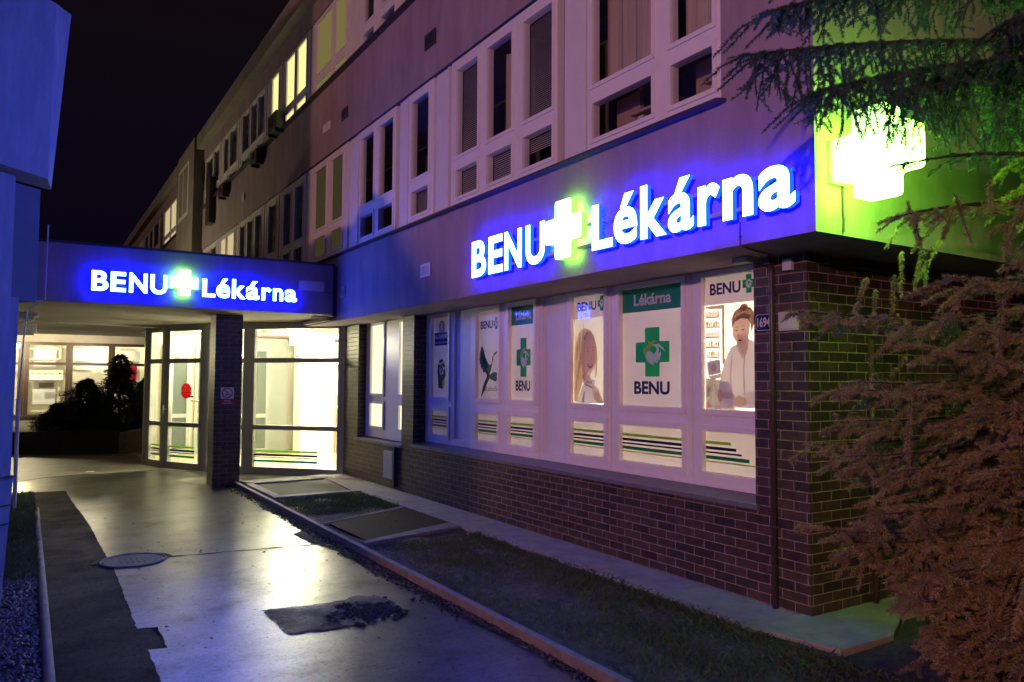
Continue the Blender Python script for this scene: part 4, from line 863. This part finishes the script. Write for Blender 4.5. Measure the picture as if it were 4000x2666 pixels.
# ------------------------------------------------------------------ ground
k = MB(); k.poly(FG(-.012), [(-60, -60), (80, -60), (80, 90), (-60, 90)]); struct('ground', k, M['dry_asphalt'])
wet_edge = [(2.62, -6), (2.62, 12.33), (2.75, 12.33), (2.82, 12.48), (4.4, 12.05), (4.4, 12.5), (2.3, 14.3), (2.0, 14.75), (1.0, 14.6), (.76, 14.68), (.23, 14.5), (-.17, 14.1), (-4, 14.0), (-4, 12.9), (-.17, 12.78), (.453, 12.70),
            (.488, 11.64), (.55, 10.4), (.588, 9.42), (.60, 8.6), (.635, 7.37), (.628, 6.4), (.621, 5.512), (.737, 5.478), (.735, 5.034), (.630, 5.052), (.629, 4.482), (.62, -6)]
def ragged(poly, amp, step):
    out = []
    for (p, q_) in zip(poly, poly[1:] + poly[:1]):
        n_ = max(1, int(math.hypot(p[0] - q_[0], p[1] - q_[1]) / step)) if (0 < p[1] < 16 and abs(p[0]) < 2.4) else 1
        for i in range(n_):
            t_ = i / n_; a_ = amp * (1 if 0 < i else .5)
            out.append((p[0] + (q_[0] - p[0]) * t_ + rng.normal() * a_, p[1] + (q_[1] - p[1]) * t_ + rng.normal() * a_))
    return out
k = MB(); k.poly(FG(0.0), ragged(wet_edge, .0032, .04)); struct('path', k, M['wet'])
k = MB(); k.poly(FG(.004), [(-4, 14.02), (-.17, 14.12), (.23, 14.52), (.76, 14.70), (1.0, 14.62), (2.0, 14.77), (2.3, 14.32), (4.5, 12.0), (4.5, 30), (-4, 30)]); struct('passage_paving', k, M['concrete_wet'])
k = MB(); k.poly(FG(.006), [(1.95, 13.09), (2.2, 13.3), (2.41, 13.38), (2.55, 13.1), (2.3, 12.55), (2.24, 12.42), (2.10, 12.6), (2.03, 12.75)]); struct('pavement_repair', k, M['concrete_wet'])
k = MB(); k.poly(FG(-.004), [(.10, -6), (.70, -6), (.70, 12.72), (-.17, 12.80), (-.17, 11.1), (.10, 11.06)]); struct('asphalt_strip', k, M['patch'] if False else M['dry_asphalt'])
k = MB(); k.poly(FG(.002), [(-3, -6), (.10, -6), (.10, 11.05), (-.10, 12.75), (-3, 12.9)]); struct('soil_strip', k, M['soil'])
# planting bed on the right, its walkway
bed = MB(); nx, ny = 26, 130
xs = np.linspace(2.66, 3.96, nx); ys = np.linspace(-2, 12.2, ny); vs = []
for j in range(ny):
    for i in range(nx):
        e = min(1, min(xs[i] - 2.66, 3.96 - xs[i]) / .12)
        vs.append((xs[i], ys[j], .038 + .022 * e * (math.sin(xs[i] * 9.1 + ys[j] * 3.3) * math.sin(ys[j] * 5.7 - xs[i] * 4) + rng.normal() * .25)))
bed.add(vs, [(j * nx + i, j * nx + i + 1, (j + 1) * nx + i + 1, (j + 1) * nx + i) for j in range(ny - 1) for i in range(nx - 1)]); bed.smooth = True
struct('planting_soil', bed, M['soil'])
bk = MB(); bk.poly(FG(.030), [(3.96, -6), (12, -6), (12, 3.0), (4.95, 3.0), (4.5, 2.80), (3.98, 2.78), (3.90, 2.6)]); struct('side_soil', bk, M['soil'])
k = MB()
sl = [2.78, 3.38, 5.05, 6.75, 7.65, 9.0, 10.3, 12.15]
for a, b_ in zip(sl[:-1], sl[1:]):
    x0 = 3.88
    if a < 3: k.prism(FG(0), [(3.98, 2.80), (4.50, 2.80), (4.92, 3.0), (6.2, 2.98), (6.2, 3.288), (4.40, 3.288), (4.374, 3.37), (3.86, 3.37)], -.05, .068)
    else: k.prism(FG(0), [(x0, a + .008), (4.374, a + .008), (4.374, b_ - .008), (x0, b_ - .008)], -.05, .064 + .003 * math.sin(a * 5))
k_ = k; o = struct('walkway', k_, M['concrete'])
bv = o.modifiers.new('Bevel', 'BEVEL'); bv.width = .006; bv.segments = 2
k = MB(); k.box(2.60, 2.655, -6, 5.72, -.01, .070); k.box(2.60, 2.655, 5.73, 7.6, -.01, .068); k.box(2.605, 2.66, 7.61, 9.9, -.01, .065); k.box(2.605, 2.66, 9.91, 12.25, -.01, .066)
o = tag(k.build('kerb', M['kerb'], bevel=.006), 'thin concrete kerb between the wet path and the planting bed', 'kerb')
k = MB(); k.tube([(.123, -3, .012), (.125, 4, .012), (.128, 4.8, .012), (.118, 7, .013), (.105, 9, .012), (.095, 11.0, .010)], .027, 10); k.smooth = True
tag(k.build('edging_pipe', M['kerb']), 'rounded grey edging along the left asphalt strip', 'edging')
# concrete surround and board, metal plate
k = MB()
for p in ([(2.68, 11.95), (4.05, 12.15), (4.05, 11.75), (3.98, 11.72), (2.78, 11.62)], [(3.92, 11.70), (4.02, 11.70), (3.9, 10.1), (3.78, 10.15)], [(2.70, 10.25), (3.80, 10.25), (3.78, 10.12), (2.70, 10.08)], [(2.68, 11.62), (2.80, 11.62), (2.82, 10.26), (2.70, 10.26)]): k.prism(FG(0), p, .03, .078)
tag(k.build('pit_surround', M['concrete'], bevel=.004), 'pale concrete frame around the board-covered pit near the entrance', 'concrete frame')
k = MB(); k.prism(FG(0), [(2.83, 11.55), (3.88, 11.62), (3.86, 10.30), (2.84, 10.30)], .03, .060); tag(k.build('pit_cover', M['wood_board']), 'weathered board cover in the concrete frame near the entrance', 'pit cover', 'flat covers in the planting bed')
k = MB(); k.prism(FG(0), [(2.74, 8.05), (3.86, 8.58), (3.87, 7.46), (2.76, 7.02)], .045, .068); tag(k.build('pit_cover', M['rust_plate'], bevel=.003), 'dark reddish metal plate lying in the bed before the brick wall', 'pit cover', 'flat covers in the planting bed')
for pts_, lab in (([(2.70, 8.12), (3.88, 8.70), (3.88, 8.60), (2.70, 8.06)], 'narrow concrete strip along the far edge of the reddish metal plate'), ([(2.70, 7.0), (3.88, 7.45), (3.88, 7.20), (3.45, 7.10), (2.70, 6.9)], 'wider concrete strip along the near edge of the reddish metal plate')):
    k = MB(); k.prism(FG(0), pts_, .04, .071); tag(k.build('plate_surround', M['kerb']), lab, 'concrete strip', 'strips beside the metal plate')
# manhole, crack, broken patch
mh = thing('manhole_cover', 'round iron manhole cover at the edge of the wet path', 'manhole cover', (.805, 7.56, 0))
k = MB(); k.prism(FG(0), circle(.805, 7.56, .235, 32), -.01, .007); k.build('lid', M['iron'], mh, bevel=.002)
k = MB(); k.tube([(p[0], p[1], .003) for p in circle(.805, 7.56, .258, 33)] + [(.805 + .258, 7.56, .003)], .011, 6); k.build('ring', M['kerb'], mh)
k = MB()
for i in range(5): k.tbox(FG(0), .70 + i * .045, .715 + i * .045, 7.46, 7.66, .0075, .0105)
k.build('tread', M['iron'], mh)
k = MB(); pts = []; 
for t_ in np.linspace(0, 1, 40): pts.append((1.06 + t_ * 1.45, 7.545 - t_ * .17 + .012 * math.sin(t_ * 21) + .006 * math.sin(t_ * 57), .016 + .007 * math.sin(t_ * 31)))
lo = [(p[0], p[1] - p[2], 0) for p in pts]; hi = [(p[0], p[1] + p[2], 0) for p in pts]
k.add([(x, y, .0045) for x, y, _ in lo + hi], [(i, i + 1, 40 + i + 1, 40 + i) for i in range(39)])
arc = [(.805 + .275 * math.cos(a), 7.56 + .275 * math.sin(a)) for a in np.linspace(0, PI, 24)]; arc2 = [(.805 + .32 * math.cos(a), 7.56 + (.30 + .02 * math.sin(a * 5)) * math.sin(a)) for a in np.linspace(0, PI, 24)]
k.add([(x, y, .0048) for x, y in arc + arc2], [(i, i + 1, 25 + i, 24 + i) for i in range(23)])
tag(k.build('dirt_groove', M['mud'], recalc=False), kind='structure')
k = MB(); jag = [(1.389, 5.49), (1.60, 5.46), (1.80, 5.43), (1.98, 5.44), (2.10, 5.50), (2.22, 5.38), (2.26, 5.22), (2.20, 5.02), (2.06, 4.92), (1.96, 4.96), (1.88, 4.86), (1.72, 4.84), (1.56, 4.88), (1.42, 4.885), (1.41, 5.1), (1.395, 5.3)]
k.poly(FG(.0052), ragged(jag, .009, .035)); tag(k.build('asphalt_patch', M['patch']), kind='structure')
# dirt against the kerb
edge = [(2.60, 12.25), (2.57, 10.90), (2.46, 9.68), (2.53, 8.92), (2.45, 8.13), (2.33, 7.96), (2.38, 7.46), (2.45, 7.04), (2.46, 6.47), (2.44, 5.99), (2.50, 5.57), (2.555, 5.28), (2.53, 4.58), (2.56, 4.0), (2.57, 3.6), (2.585, 2.5), (2.6, 0)]
pts = []
for (p, q_) in zip(edge[:-1], edge[1:]):
    n_ = max(2, int(abs(p[1] - q_[1]) / .07))
    for i in range(n_):
        t_ = i / n_; pts.append((p[0] + (q_[0] - p[0]) * t_ + rng.normal() * .012, p[1] + (q_[1] - p[1]) * t_))
pts += [(2.6, 0), (2.605, 0), (2.605, 12.25)]
k = MB(); k.poly(FG(.0058), pts); tag(k.build('kerb_dirt', M['mud']), kind='structure')

# scattered small pieces: each a few faces
def scatter(name, n, fn, m, kind='stuff', label=None, cat=None):
    V = []; F = []
    for i in range(n):
        p = fn(i)
        if p is None: continue
        k0 = len(V); V += p[0]; F += [tuple(j + k0 for j in f) for f in p[1]]
    me = bpy.data.meshes.new(name); me.from_pydata(V, [], F); me.materials.append(m); me.update()
    o = bpy.data.objects.new(name, me); COL.objects.link(o); return tag(o, label, cat, None, kind)
def rock(x, y, z, r):
    a = rng.random() * 6.28; sx, sy, sz = r * (1 + .5 * rng.random()), r * (.7 + .4 * rng.random()), r * (.5 + .3 * rng.random())
    base_ = [(1, 0, 0), (.35, .8, .1), (-.6, .7, -.1), (-1, -.1, .1), (-.4, -.85, 0), (.55, -.75, .1), (.1, .1, 1), (-.1, 0, -1)]
    vs = []
    for (u, v, w_) in base_:
        u *= sx * (1 + .2 * rng.normal()); v *= sy * (1 + .2 * rng.normal()); vs.append((x + u * math.cos(a) - v * math.sin(a), y + u * math.sin(a) + v * math.cos(a), z + w_ * sz))
    return vs, [(i, (i + 1) % 6, 6) for i in range(6)] + [((i + 1) % 6, i, 7) for i in range(6)]
scatter('gravel', 5200, lambda i: rock(-.62 + .70 * rng.random(), 3.6 + 4.3 * rng.random() ** 1.1, .012, .012 + .011 * rng.random()), M['stone'], label='grey gravel along the left edge')
def blade(x, y, z, h_, w_=.004, lean=.5):
    a = rng.random() * 6.28; b_ = rng.random() * 6.28; dx, dy = math.cos(a) * w_, math.sin(a) * w_; l = lean * h_ * rng.random()
    lx, ly = math.cos(b_) * l, math.sin(b_) * l
    return [(x - dx, y - dy, z), (x + dx, y + dy, z), (x + lx * .4 + dx * .6, y + ly * .4 + dy * .6, z + h_ * .6), (x + lx, y + ly, z + h_ * .95)], [(0, 1, 2), (0, 2, 3)]
scatter('left_grass', 9000, lambda i: blade(-.45 + .53 * rng.random(), 7.2 + 5.3 * rng.random(), 0, .03 + .05 * rng.random(), .004, .9), M['grass'], label='grass strip at the left')
def bedgrass(i):
    y = -.5 + 10.6 * rng.random(); x = 2.68 + 1.24 * rng.random()
    if 6.85 < y < 8.75: return None
    d = .5 + .5 * math.sin(x * 5 + 1.3) * math.sin(y * 2.3 + x) + .35 * (x - 3.2)
    if y > 8.7: d += .5
    if rng.random() > d: return None
    return blade(x, y, .035, .015 + .04 * rng.random(), .0035, 1.2)
scatter('bed_grass', 52000, bedgrass, M['grass'], label='thin grass on the bed')
def edgegrass(i):
    y = 2.5 + 4.4 * rng.random(); return blade(3.82 + .06 * rng.normal() * .7, y, .035, .015 + .035 * rng.random() ** 2, .0035, 1.2)
scatter('edge_grass', 3200, edgegrass, M['grass'], label='longer grass along the walkway edge')
def leaf(i):
    q_ = rng.random()
    if q_ < .35: x, y, z = 2.66 + 1.25 * rng.random(), 2.0 + 7 * rng.random(), .065
    elif q_ < .85: y = 1.5 + 10 * rng.random(); x = 2.59 - abs(rng.normal()) * .05 * (1.6 if y > 5.4 else .6); z = .012
    else: x, y, z = .75 + 1.8 * rng.random(), 3 + 7 * rng.random(), .006
    if q_ > .85 and rng.random() < .6: return None
    r_ = .008 + .012 * rng.random(); a = rng.random() * 6.28
    c_, s_ = math.cos(a) * r_, math.sin(a) * r_
    return [(x - c_, y - s_, z), (x + s_ * .6, y - c_ * .6, z + r_ * .6 * rng.random()), (x + c_, y + s_, z + r_ * .5 * rng.random()), (x - s_ * .6, y + c_ * .6, z)], [(0, 1, 2, 3)]
scatter('leaf_litter', 3400, leaf, M['litter'], label='dead leaves and dirt crumbs')
scatter('broken_asphalt', 150, lambda i: rock(2.02 + .13 * rng.normal(), 5.08 + .10 * rng.normal(), .008, .010 + .018 * rng.random()), M['patch'], label='crumbled asphalt in the patch')
def debris(i): 
    y = 4.5 + 7.5 * rng.random(); return rock(2.57 - abs(rng.normal()) * .045, y, .008, .006 + .008 * rng.random())
scatter('kerb_crumbs', 1500, debris, M['mud'], label='dirt crumbs along the kerb')
k = MB(); k.poly(FG(.02), [(.80, 14.80), (.93, 14.78), (.95, 14.92), (.83, 14.95)]); k.poly(FG(.03), [(.83, 14.84), (.92, 14.83), (.93, 14.9)]); tag(k.build('crumpled_paper', M['signwhite'], recalc=False), 'crumpled white paper on the paving under the canopy', 'paper')

# ------------------------------------------------------------------ trees
class Needles:
    def __init__(s): s.V = []; s.n = 0
    def brush(s, p, q, count, length, width, spread=1.0, droop=0.0):
        """needles round the twig from p to q"""
        p = np.array(p, float); q = np.array(q, float); d = q - p; L_ = np.linalg.norm(d)
        if L_ < 1e-4: return
        d /= L_; a = np.cross(d, [0, 0, 1.0]); 
        if np.linalg.norm(a) < .05: a = np.cross(d, [1.0, 0, 0])
        a /= np.linalg.norm(a); b_ = np.cross(a, d)
        t = rng.random(count); ph = rng.random(count) * 2 * PI
        # fewer needles straight below
        rad = (np.cos(ph)[:, None] * a + np.sin(ph)[:, None] * b_)
        fwd = .55 + .35 * rng.random(count) + .9 * (t > .93)
        dirn = rad * spread + d * fwd[:, None]; dirn[:, 2] -= droop; dirn /= np.linalg.norm(dirn, axis=1)[:, None]
        l = length * (.75 + .45 * rng.random(count)) * (1 - .35 * t)
        o = p + d * (t * L_)[:, None]; e = o + dirn * l[:, None]
        side = np.cross(dirn, rng.normal(size=(count, 3))); side /= np.linalg.norm(side, axis=1)[:, None]
        w_ = side * width * .5
        tri = np.stack([o - w_, o + w_, e], 1).reshape(-1, 3)
        s.V.append(tri); s.n += count
    def build(s, name, m, parent):
        V = np.concatenate(s.V); off = np.array(parent.location); V = V - off
        nf = len(V) // 3; me = bpy.data.meshes.new(name)
        me.vertices.add(len(V)); me.vertices.foreach_set('co', V.astype(np.float32).ravel())
        me.loops.add(len(V)); me.loops.foreach_set('vertex_index', np.arange(len(V), dtype=np.int32))
        me.polygons.add(nf); me.polygons.foreach_set('loop_start', np.arange(0, len(V), 3, dtype=np.int32)); 
        me.update(calc_edges=True); me.materials.append(m)
        o = bpy.data.objects.new(name, me); COL.objects.link(o); o.parent = parent; return o

def bez(ps, t):
    ps = [np.array(p, float) for p in ps]
    while len(ps) > 1: ps = [a * (1 - t) + b_ * t for a, b_ in zip(ps[:-1], ps[1:])]
    return ps[0]

tr = thing('spruce_tree', 'large spruce with rust-tinted lower boughs and thin upper boughs hanging before the green cross', 'tree', (4.75, 1.62, 0))
TRK = np.array([4.75, 1.62, 0.0])
k = MB(); k.tube([(4.75, 1.62, 0), (4.76, 1.63, 1.2), (4.80, 1.66, 2.6), (4.84, 1.70, 4.4)], [.14, .115, .085, .05], 12); k.smooth = True; k.build('trunk', M['bark'], tr)
limb = MB(); nd = Needles(); nb = Needles()
def rad_at(z):
    return float(np.interp(z, [.15, .35, .6, 1.2, 1.7, 1.95, 2.2, 2.45, 2.75, 3.0, 3.2], [.8, 1.05, 1.35, 1.72, 1.72, 1.70, 1.50, 1.38, 1.32, 1.15, .9]))
def twig(nset, p, dirn, ln, dens, nl, droop_t, wd=.0048, thick=.0025):
    q = p + dirn * ln + np.array([0, 0, -droop_t * ln * .5])
    m_ = p + dirn * ln * .5 + np.array([0, 0, -droop_t * ln * .12])
    nset.brush(p, m_, int(dens * ln * .9), nl, wd); nset.brush(m_, q, int(dens * ln * .9), nl, wd)
    limb.tube([p, m_, q], [thick, thick * .8, thick * .5], 3, cap=False)
    return m_, q
def bough(start, ctrl, tip, nset, dens=620, nl=.024, side=.30, step=.075, droop_t=.35, r0=.02, sub=True, start_t=.25):
    droop_t = droop_t * 1.3
    P_ = [start, ctrl, tip]; Ln = sum(np.linalg.norm(bez(P_, (i + 1) / 8) - bez(P_, i / 8)) for i in range(8))
    pts = [bez(P_, t_) for t_ in np.linspace(0, 1, 9)]
    limb.tube(pts, [r0 * (1 - .85 * i / 8) for i in range(9)], 5, cap=False)
    n_ = max(3, int(Ln * (1 - start_t) / step)); sgn = 1
    for i in range(n_):
        t_ = start_t + (1 - start_t) * (i + .5) / n_
        p = bez(P_, t_); d = bez(P_, min(1, t_ + .05)) - bez(P_, t_ - .05); d /= np.linalg.norm(d)
        s_ = np.cross(d, [0, 0, 1.0]); s_ /= np.linalg.norm(s_) + 1e-9; sgn = -sgn
        ln = side * (1.15 - .85 * t_) * (.7 + .6 * rng.random()) + .05
        dd = d * (.75 + .3 * rng.random()) + s_ * sgn * (.7 + .4 * rng.random()) + np.array([0, 0, rng.normal() * .18 - .05]); dd /= np.linalg.norm(dd)
        m_, q = twig(nset, p, dd, ln, dens, nl, droop_t)
        if sub and ln > .12:
            for (tt, s2) in ((.35, 1), (.55, -1), (.75, 1)):
                pp = p + (q - p) * tt; s3 = np.cross(dd, [0, 0, 1.0]); s3 /= np.linalg.norm(s3) + 1e-9
                d3 = dd * .9 + s3 * s2 * .75 + np.array([0, 0, -.1 + rng.normal() * .2]); d3 /= np.linalg.norm(d3)
                twig(nset, pp, d3, ln * .45 * (.7 + .5 * rng.random()), dens, nl, droop_t)
    nset.brush(bez(P_, .93), bez(P_, 1.0) + (bez(P_, 1) - bez(P_, .93)) * .5, 120, nl, .004)
    for i in range(5): nset.brush(pts[4 + i - 1], pts[4 + i], int(dens * .05), nl * .9, .004)
# dense lower boughs in whorls
z = .28; w_i = 0
while z < 3.22:
    R_ = rad_at(z); nbr = 14
    for j in range(nbr):
        az = math.radians(88 + (210 * (j + rng.random() * .8) / nbr)) + w_i * .13
        r_ = R_ * (.80 + .26 * rng.random()); tz = z + rng.normal() * .06 - .05
        tip = TRK + np.array([math.cos(az) * r_, math.sin(az) * r_, tz])
        if tip[1] > 2.62: tip[1] = 2.62 - rng.random() * .15
        st_ = TRK + np.array([0, 0, z + .22]); ct = TRK + np.array([math.cos(az) * r_ * .5, math.sin(az) * r_ * .5, tz + .02 - .12 * rng.random()])
        if tip[1] < .55: continue
        bough(st_, ct, tip, nd, dens=640, nl=.030, side=.40, step=.10, droop_t=.30 + .2 * rng.random(), r0=.016, start_t=.35)
    z += .165; w_i += 1
# hanging sprays in the gaps of the lower crown
for i in range(200):
    zz = .35 + 2.3 * rng.random(); az = math.radians(95 + 180 * rng.random()); r_ = rad_at(zz) * (.62 + .33 * rng.random())
    p = TRK + np.array([math.cos(az) * r_, math.sin(az) * r_, zz])
    if p[1] > 2.55 or p[1] < .6: continue
    d = np.array([math.cos(az) * .35, math.sin(az) * .35, -1.0]) + rng.normal(size=3) * .25; d /= np.linalg.norm(d)
    twig(nd, p, d, .14 + .16 * rng.random(), 640, .030, 0)
# long upper boughs with pendulous strings
def weeping(start, mid, tip, nset, strings=26, sl=.5, dens=300, nl=.021, r0=.018):
    strings = int(strings * 1.5)
    P_ = [start, mid, tip]; pts = [bez(P_, t_) for t_ in np.linspace(0, 1, 10)]
    limb.tube(pts, [r0 * (1 - .8 * i / 9) for i in range(10)], 6, cap=False)
    for i in range(strings):
        t_ = .12 + .86 * (i + rng.random()) / strings; p = bez(P_, t_); L_ = sl * (1.15 - .75 * t_) * (.45 + .8 * rng.random())
        d = np.array([rng.normal() * .22, rng.normal() * .22, -1.0]); d /= np.linalg.norm(d)
        k_n = 4; cur = p
        for s_ in range(k_n):
            d2 = d + rng.normal(size=3) * .16; d2 /= np.linalg.norm(d2); nxt = cur + d2 * L_ / k_n
            if nxt[1] > 2.74: nxt[1] = 2.74
            nset.brush(cur, nxt, int(2.6 * dens * L_ / k_n), nl, .0042); limb.tube([cur, nxt], [.0022, .0016], 3, cap=False)
            if rng.random() < .75:
                d3 = d2 + np.array([rng.normal() * .7, rng.normal() * .7, .1]); d3 /= np.linalg.norm(d3); e = cur + d3 * .09; nset.brush(cur, e, int(3 * dens * .09), nl, .0042)
            cur = nxt
    for i in range(44):
        t_ = .12 + .88 * (i + rng.random()) / 44; p = bez(P_, t_); d = bez(P_, min(1, t_ + .05)) - bez(P_, t_ - .05); d /= np.linalg.norm(d); s_ = np.cross(d, [0, 0, 1.0]); s_ /= np.linalg.norm(s_)
        dd = d * .9 + s_ * (1 if i % 2 else -1) * .6 + np.array([0, 0, .05]); dd /= np.linalg.norm(dd); twig(nset, p, dd, .12 + .16 * rng.random(), 680, .024, .9)
    for a_, b_ in zip(pts[3:-1], pts[4:]): nset.brush(a_, b_, 130, .022, .004)
    nset.brush(pts[-2], pts[-1] + (pts[-1] - pts[-2]) * .3, 160, .024, .004)
A3 = lambda *p: np.array(p, float)
weeping(A3(4.83, 1.72, 3.40), A3(3.75, 2.15, 3.38), A3(2.70, 2.36, 3.085), nb, 52, .66, 340)
weeping(A3(4.83, 1.72, 3.34), A3(3.9, 2.10, 3.28), A3(3.12, 2.30, 2.98), nb, 42, .5, 340)
weeping(A3(4.84, 1.72, 3.75), A3(3.75, 2.18, 3.72), A3(2.86, 2.37, 3.33), nb, 44, .34, 320)
weeping(A3(4.84, 1.72, 3.95), A3(4.0, 2.1, 4.0), A3(3.15, 2.35, 3.62), nb, 36, .4, 300)
weeping(A3(4.82, 1.72, 3.20), A3(4.2, 2.0, 3.30), A3(3.62, 2.15, 3.05), nb, 30, .62, 320)
weeping(A3(4.82, 1.70, 3.5), A3(4.4, 1.72, 3.6), A3(3.85, 1.78, 3.3), nb, 26, .62, 320)
weeping(A3(4.82, 1.70, 3.9), A3(4.4, 1.78, 4.0), A3(3.8, 1.85, 3.7), nb, 26, .5, 300)
bough(A3(4.81, 1.68, 2.72), A3(4.2, 1.95, 2.85), A3(3.45, 2.08, 2.63), nb, dens=420, nl=.02, side=.16, step=.07, sub=False)
bough(A3(4.81, 1.68, 2.5), A3(4.0, 1.95, 2.55), A3(3.30, 2.0, 2.35), nd, dens=540, nl=.024, side=.26, step=.08)
bough(A3(4.75, 1.66, 1.7), A3(3.8, 2.1, 1.92), A3(2.76, 2.12, 1.90), nd, dens=540, nl=.024, side=.26, step=.08)
print('NEEDLES', nd.n, nb.n)
limb.build('branches', M['bark'], tr, recalc=False)
nd.build('needle_foliage', M['needle'], tr); nb.build('hanging_foliage', M['needle_blue'], tr)

# dark bushes in the planter
def bush(x, y, h_, R_, label, n=900, z0=.42, skew=0.0):
    t = thing('dwarf_conifer', label, 'bush', (x, y, z0), 'dark conifers in the planter')
    k = MB(); k.tube([(x, y, z0 - .05), (x, y, z0 + h_ * .9)], [.05, .01], 7); k.build('trunk', M['bark'], t)
    s = Needles()
    for i in range(n):
        u = rng.random() ** .75; zz = z0 + h_ * (1 - u) ; rr_ = R_ * (u ** .5) * (.5 + .6 * rng.random()) * (1 + .18 * math.sin(u * 9 + x * 5)) ; az = rng.random() * 2 * PI
        tier = .12 * math.sin(zz * 26)
        p = np.array([x + skew * u + math.cos(az) * rr_ * .35, y + math.sin(az) * rr_ * .35, zz + .03]); q = np.array([x + skew * u + math.cos(az) * rr_ * (1 + tier), y + math.sin(az) * rr_ * (1 + tier), zz - .04 + .05 * rng.random()])
        s.brush(p, q, 26, .06, .016)
    s.brush((x, y, z0 + h_ * .8), (x, y, z0 + h_ * 1.03), 50, .07, .012)
    s.build('foliage', M['needle_dark'], t)
bush(1.70, 19.6, 1.72, .75, 'tallest dark conifer bush with a pointed top in the planter', 1500)
bush(1.03, 19.3, 1.16, .80, 'middle dark conifer bush left of the tallest one', 1300)
bush(2.32, 20.4, 1.2, .55, 'right dark conifer bush beside the glazed entrance', 800)
bush(.55, 19.6, .62, .72, 'low spreading dark conifer at the left end of the planter', 1100)

# ------------------------------------------------------------------ world, lights, camera
W = bpy.data.worlds.new('World'); scene.world = W; W.use_nodes = True; nt = W.node_tree
bg = nt.nodes['Background']; tc = nt.nodes.new('ShaderNodeTexCoord'); sx = nt.nodes.new('ShaderNodeSeparateXYZ'); rp = nt.nodes.new('ShaderNodeValToRGB')
nt.links.new(tc.outputs['Generated'], sx.inputs[0]); nt.links.new(sx.outputs['Z'], rp.inputs[0]); nt.links.new(rp.outputs[0], bg.inputs[0])
rp.color_ramp.elements[0].position = .12; rp.color_ramp.elements[0].color = (.0022, .0014, .0065, 1)
rp.color_ramp.elements[1].position = .55; rp.color_ramp.elements[1].color = (.0062, .0034, .0042, 1)
bg.inputs[1].default_value = 1.0

def point(name, loc, col, e, r=.1, kind='POINT', size=None, rot=None, spread=None):
    l = bpy.data.lights.new(name, kind); l.color = col; l.energy = e
    if kind == 'AREA': l.shape = 'RECTANGLE'; l.size, l.size_y = size
    else: l.shadow_soft_size = r
    if spread is not None: l.spread = spread
    o = bpy.data.objects.new(name, l); COL.objects.link(o); o.location = loc
    if rot: o.rotation_euler = rot
    return o
point('street_and_fill_light', (-17, -8.5, 5.2), (1.0, .47, .37), 8000, .25)  # the street lamp itself, out of view
point('street_and_fill_light', (-14, 33, 7.5), (1.0, .62, .42), 1000, .25)  # added warm fill for the far upper facade, no known lamp there
point('blue_fill_light', (-2.6, 1.4, 3.3), (.12, .08, 1.0), 200, .35)  # added blue wash over facade and path, no sign stands here
point('hall_light', (4.2, 14.4, 2.2), (1.0, .96, .60), 560, .15)
point('hall_light', (5.6, 15.4, 2.4), (1.0, .97, .66), 820, .2)
point('hall_light', (2.9, 16.2, 2.4), (1.0, .90, .52), 170, .2)
point('rear_room_light', (1.5, 24.2, 2.3), (1.0, .88, .50), 80, .1)
point('rear_room_light', (-.6, 24.2, 2.3), (1.0, .88, .50), 65, .1)
point('rear_room_light', (3.2, 24.2, 2.3), (1.0, .88, .50), 65, .1)
point('passage_light', (-.36, 22.6, 2.44), (1.0, .86, .50), 260, .05)
point('passage_light', (1.2, 22.9, 2.3), (1.0, .88, .55), 90, .08)
point('hall_light', (3.2, 14.4, 2.3), (1.0, .90, .52), 90, .1)
point('shop_room_light', (5.6, 4.3, 1.3), (1.0, .86, .64), 330, .15)
point('shop_room_light', (5.8, 7.2, 1.6), (1.0, .86, .66), 60, .15)

cam = bpy.data.cameras.new('Camera'); co = bpy.data.objects.new('Camera', cam); COL.objects.link(co)
R = [[0.84812012, 0.03173855, 0.52885245], [-0.52977725, 0.04077939, 0.84715589], [0.00532122, -0.99866396, 0.05140018]]
m4 = Matrix(((R[0][0], -R[0][1], -R[0][2], 0), (R[1][0], -R[1][1], -R[1][2], 0), (R[2][0], -R[2][1], -R[2][2], 1.6), (0, 0, 0, 1)))
co.matrix_world = m4
cam.sensor_width = 36.0; cam.lens = 36.0 * 2997 / 4000; cam.clip_start = .05; cam.clip_end = 400
scene.camera = co
scene.view_settings.view_transform = 'Standard'; scene.view_settings.look = 'None'; scene.view_settings.exposure = 0; scene.view_settings.gamma = 1
scene.cycles.use_denoising = True
scene.cycles.max_bounces = 6; scene.cycles.transparent_max_bounces = 12; scene.cycles.sample_clamp_indirect = 6.0
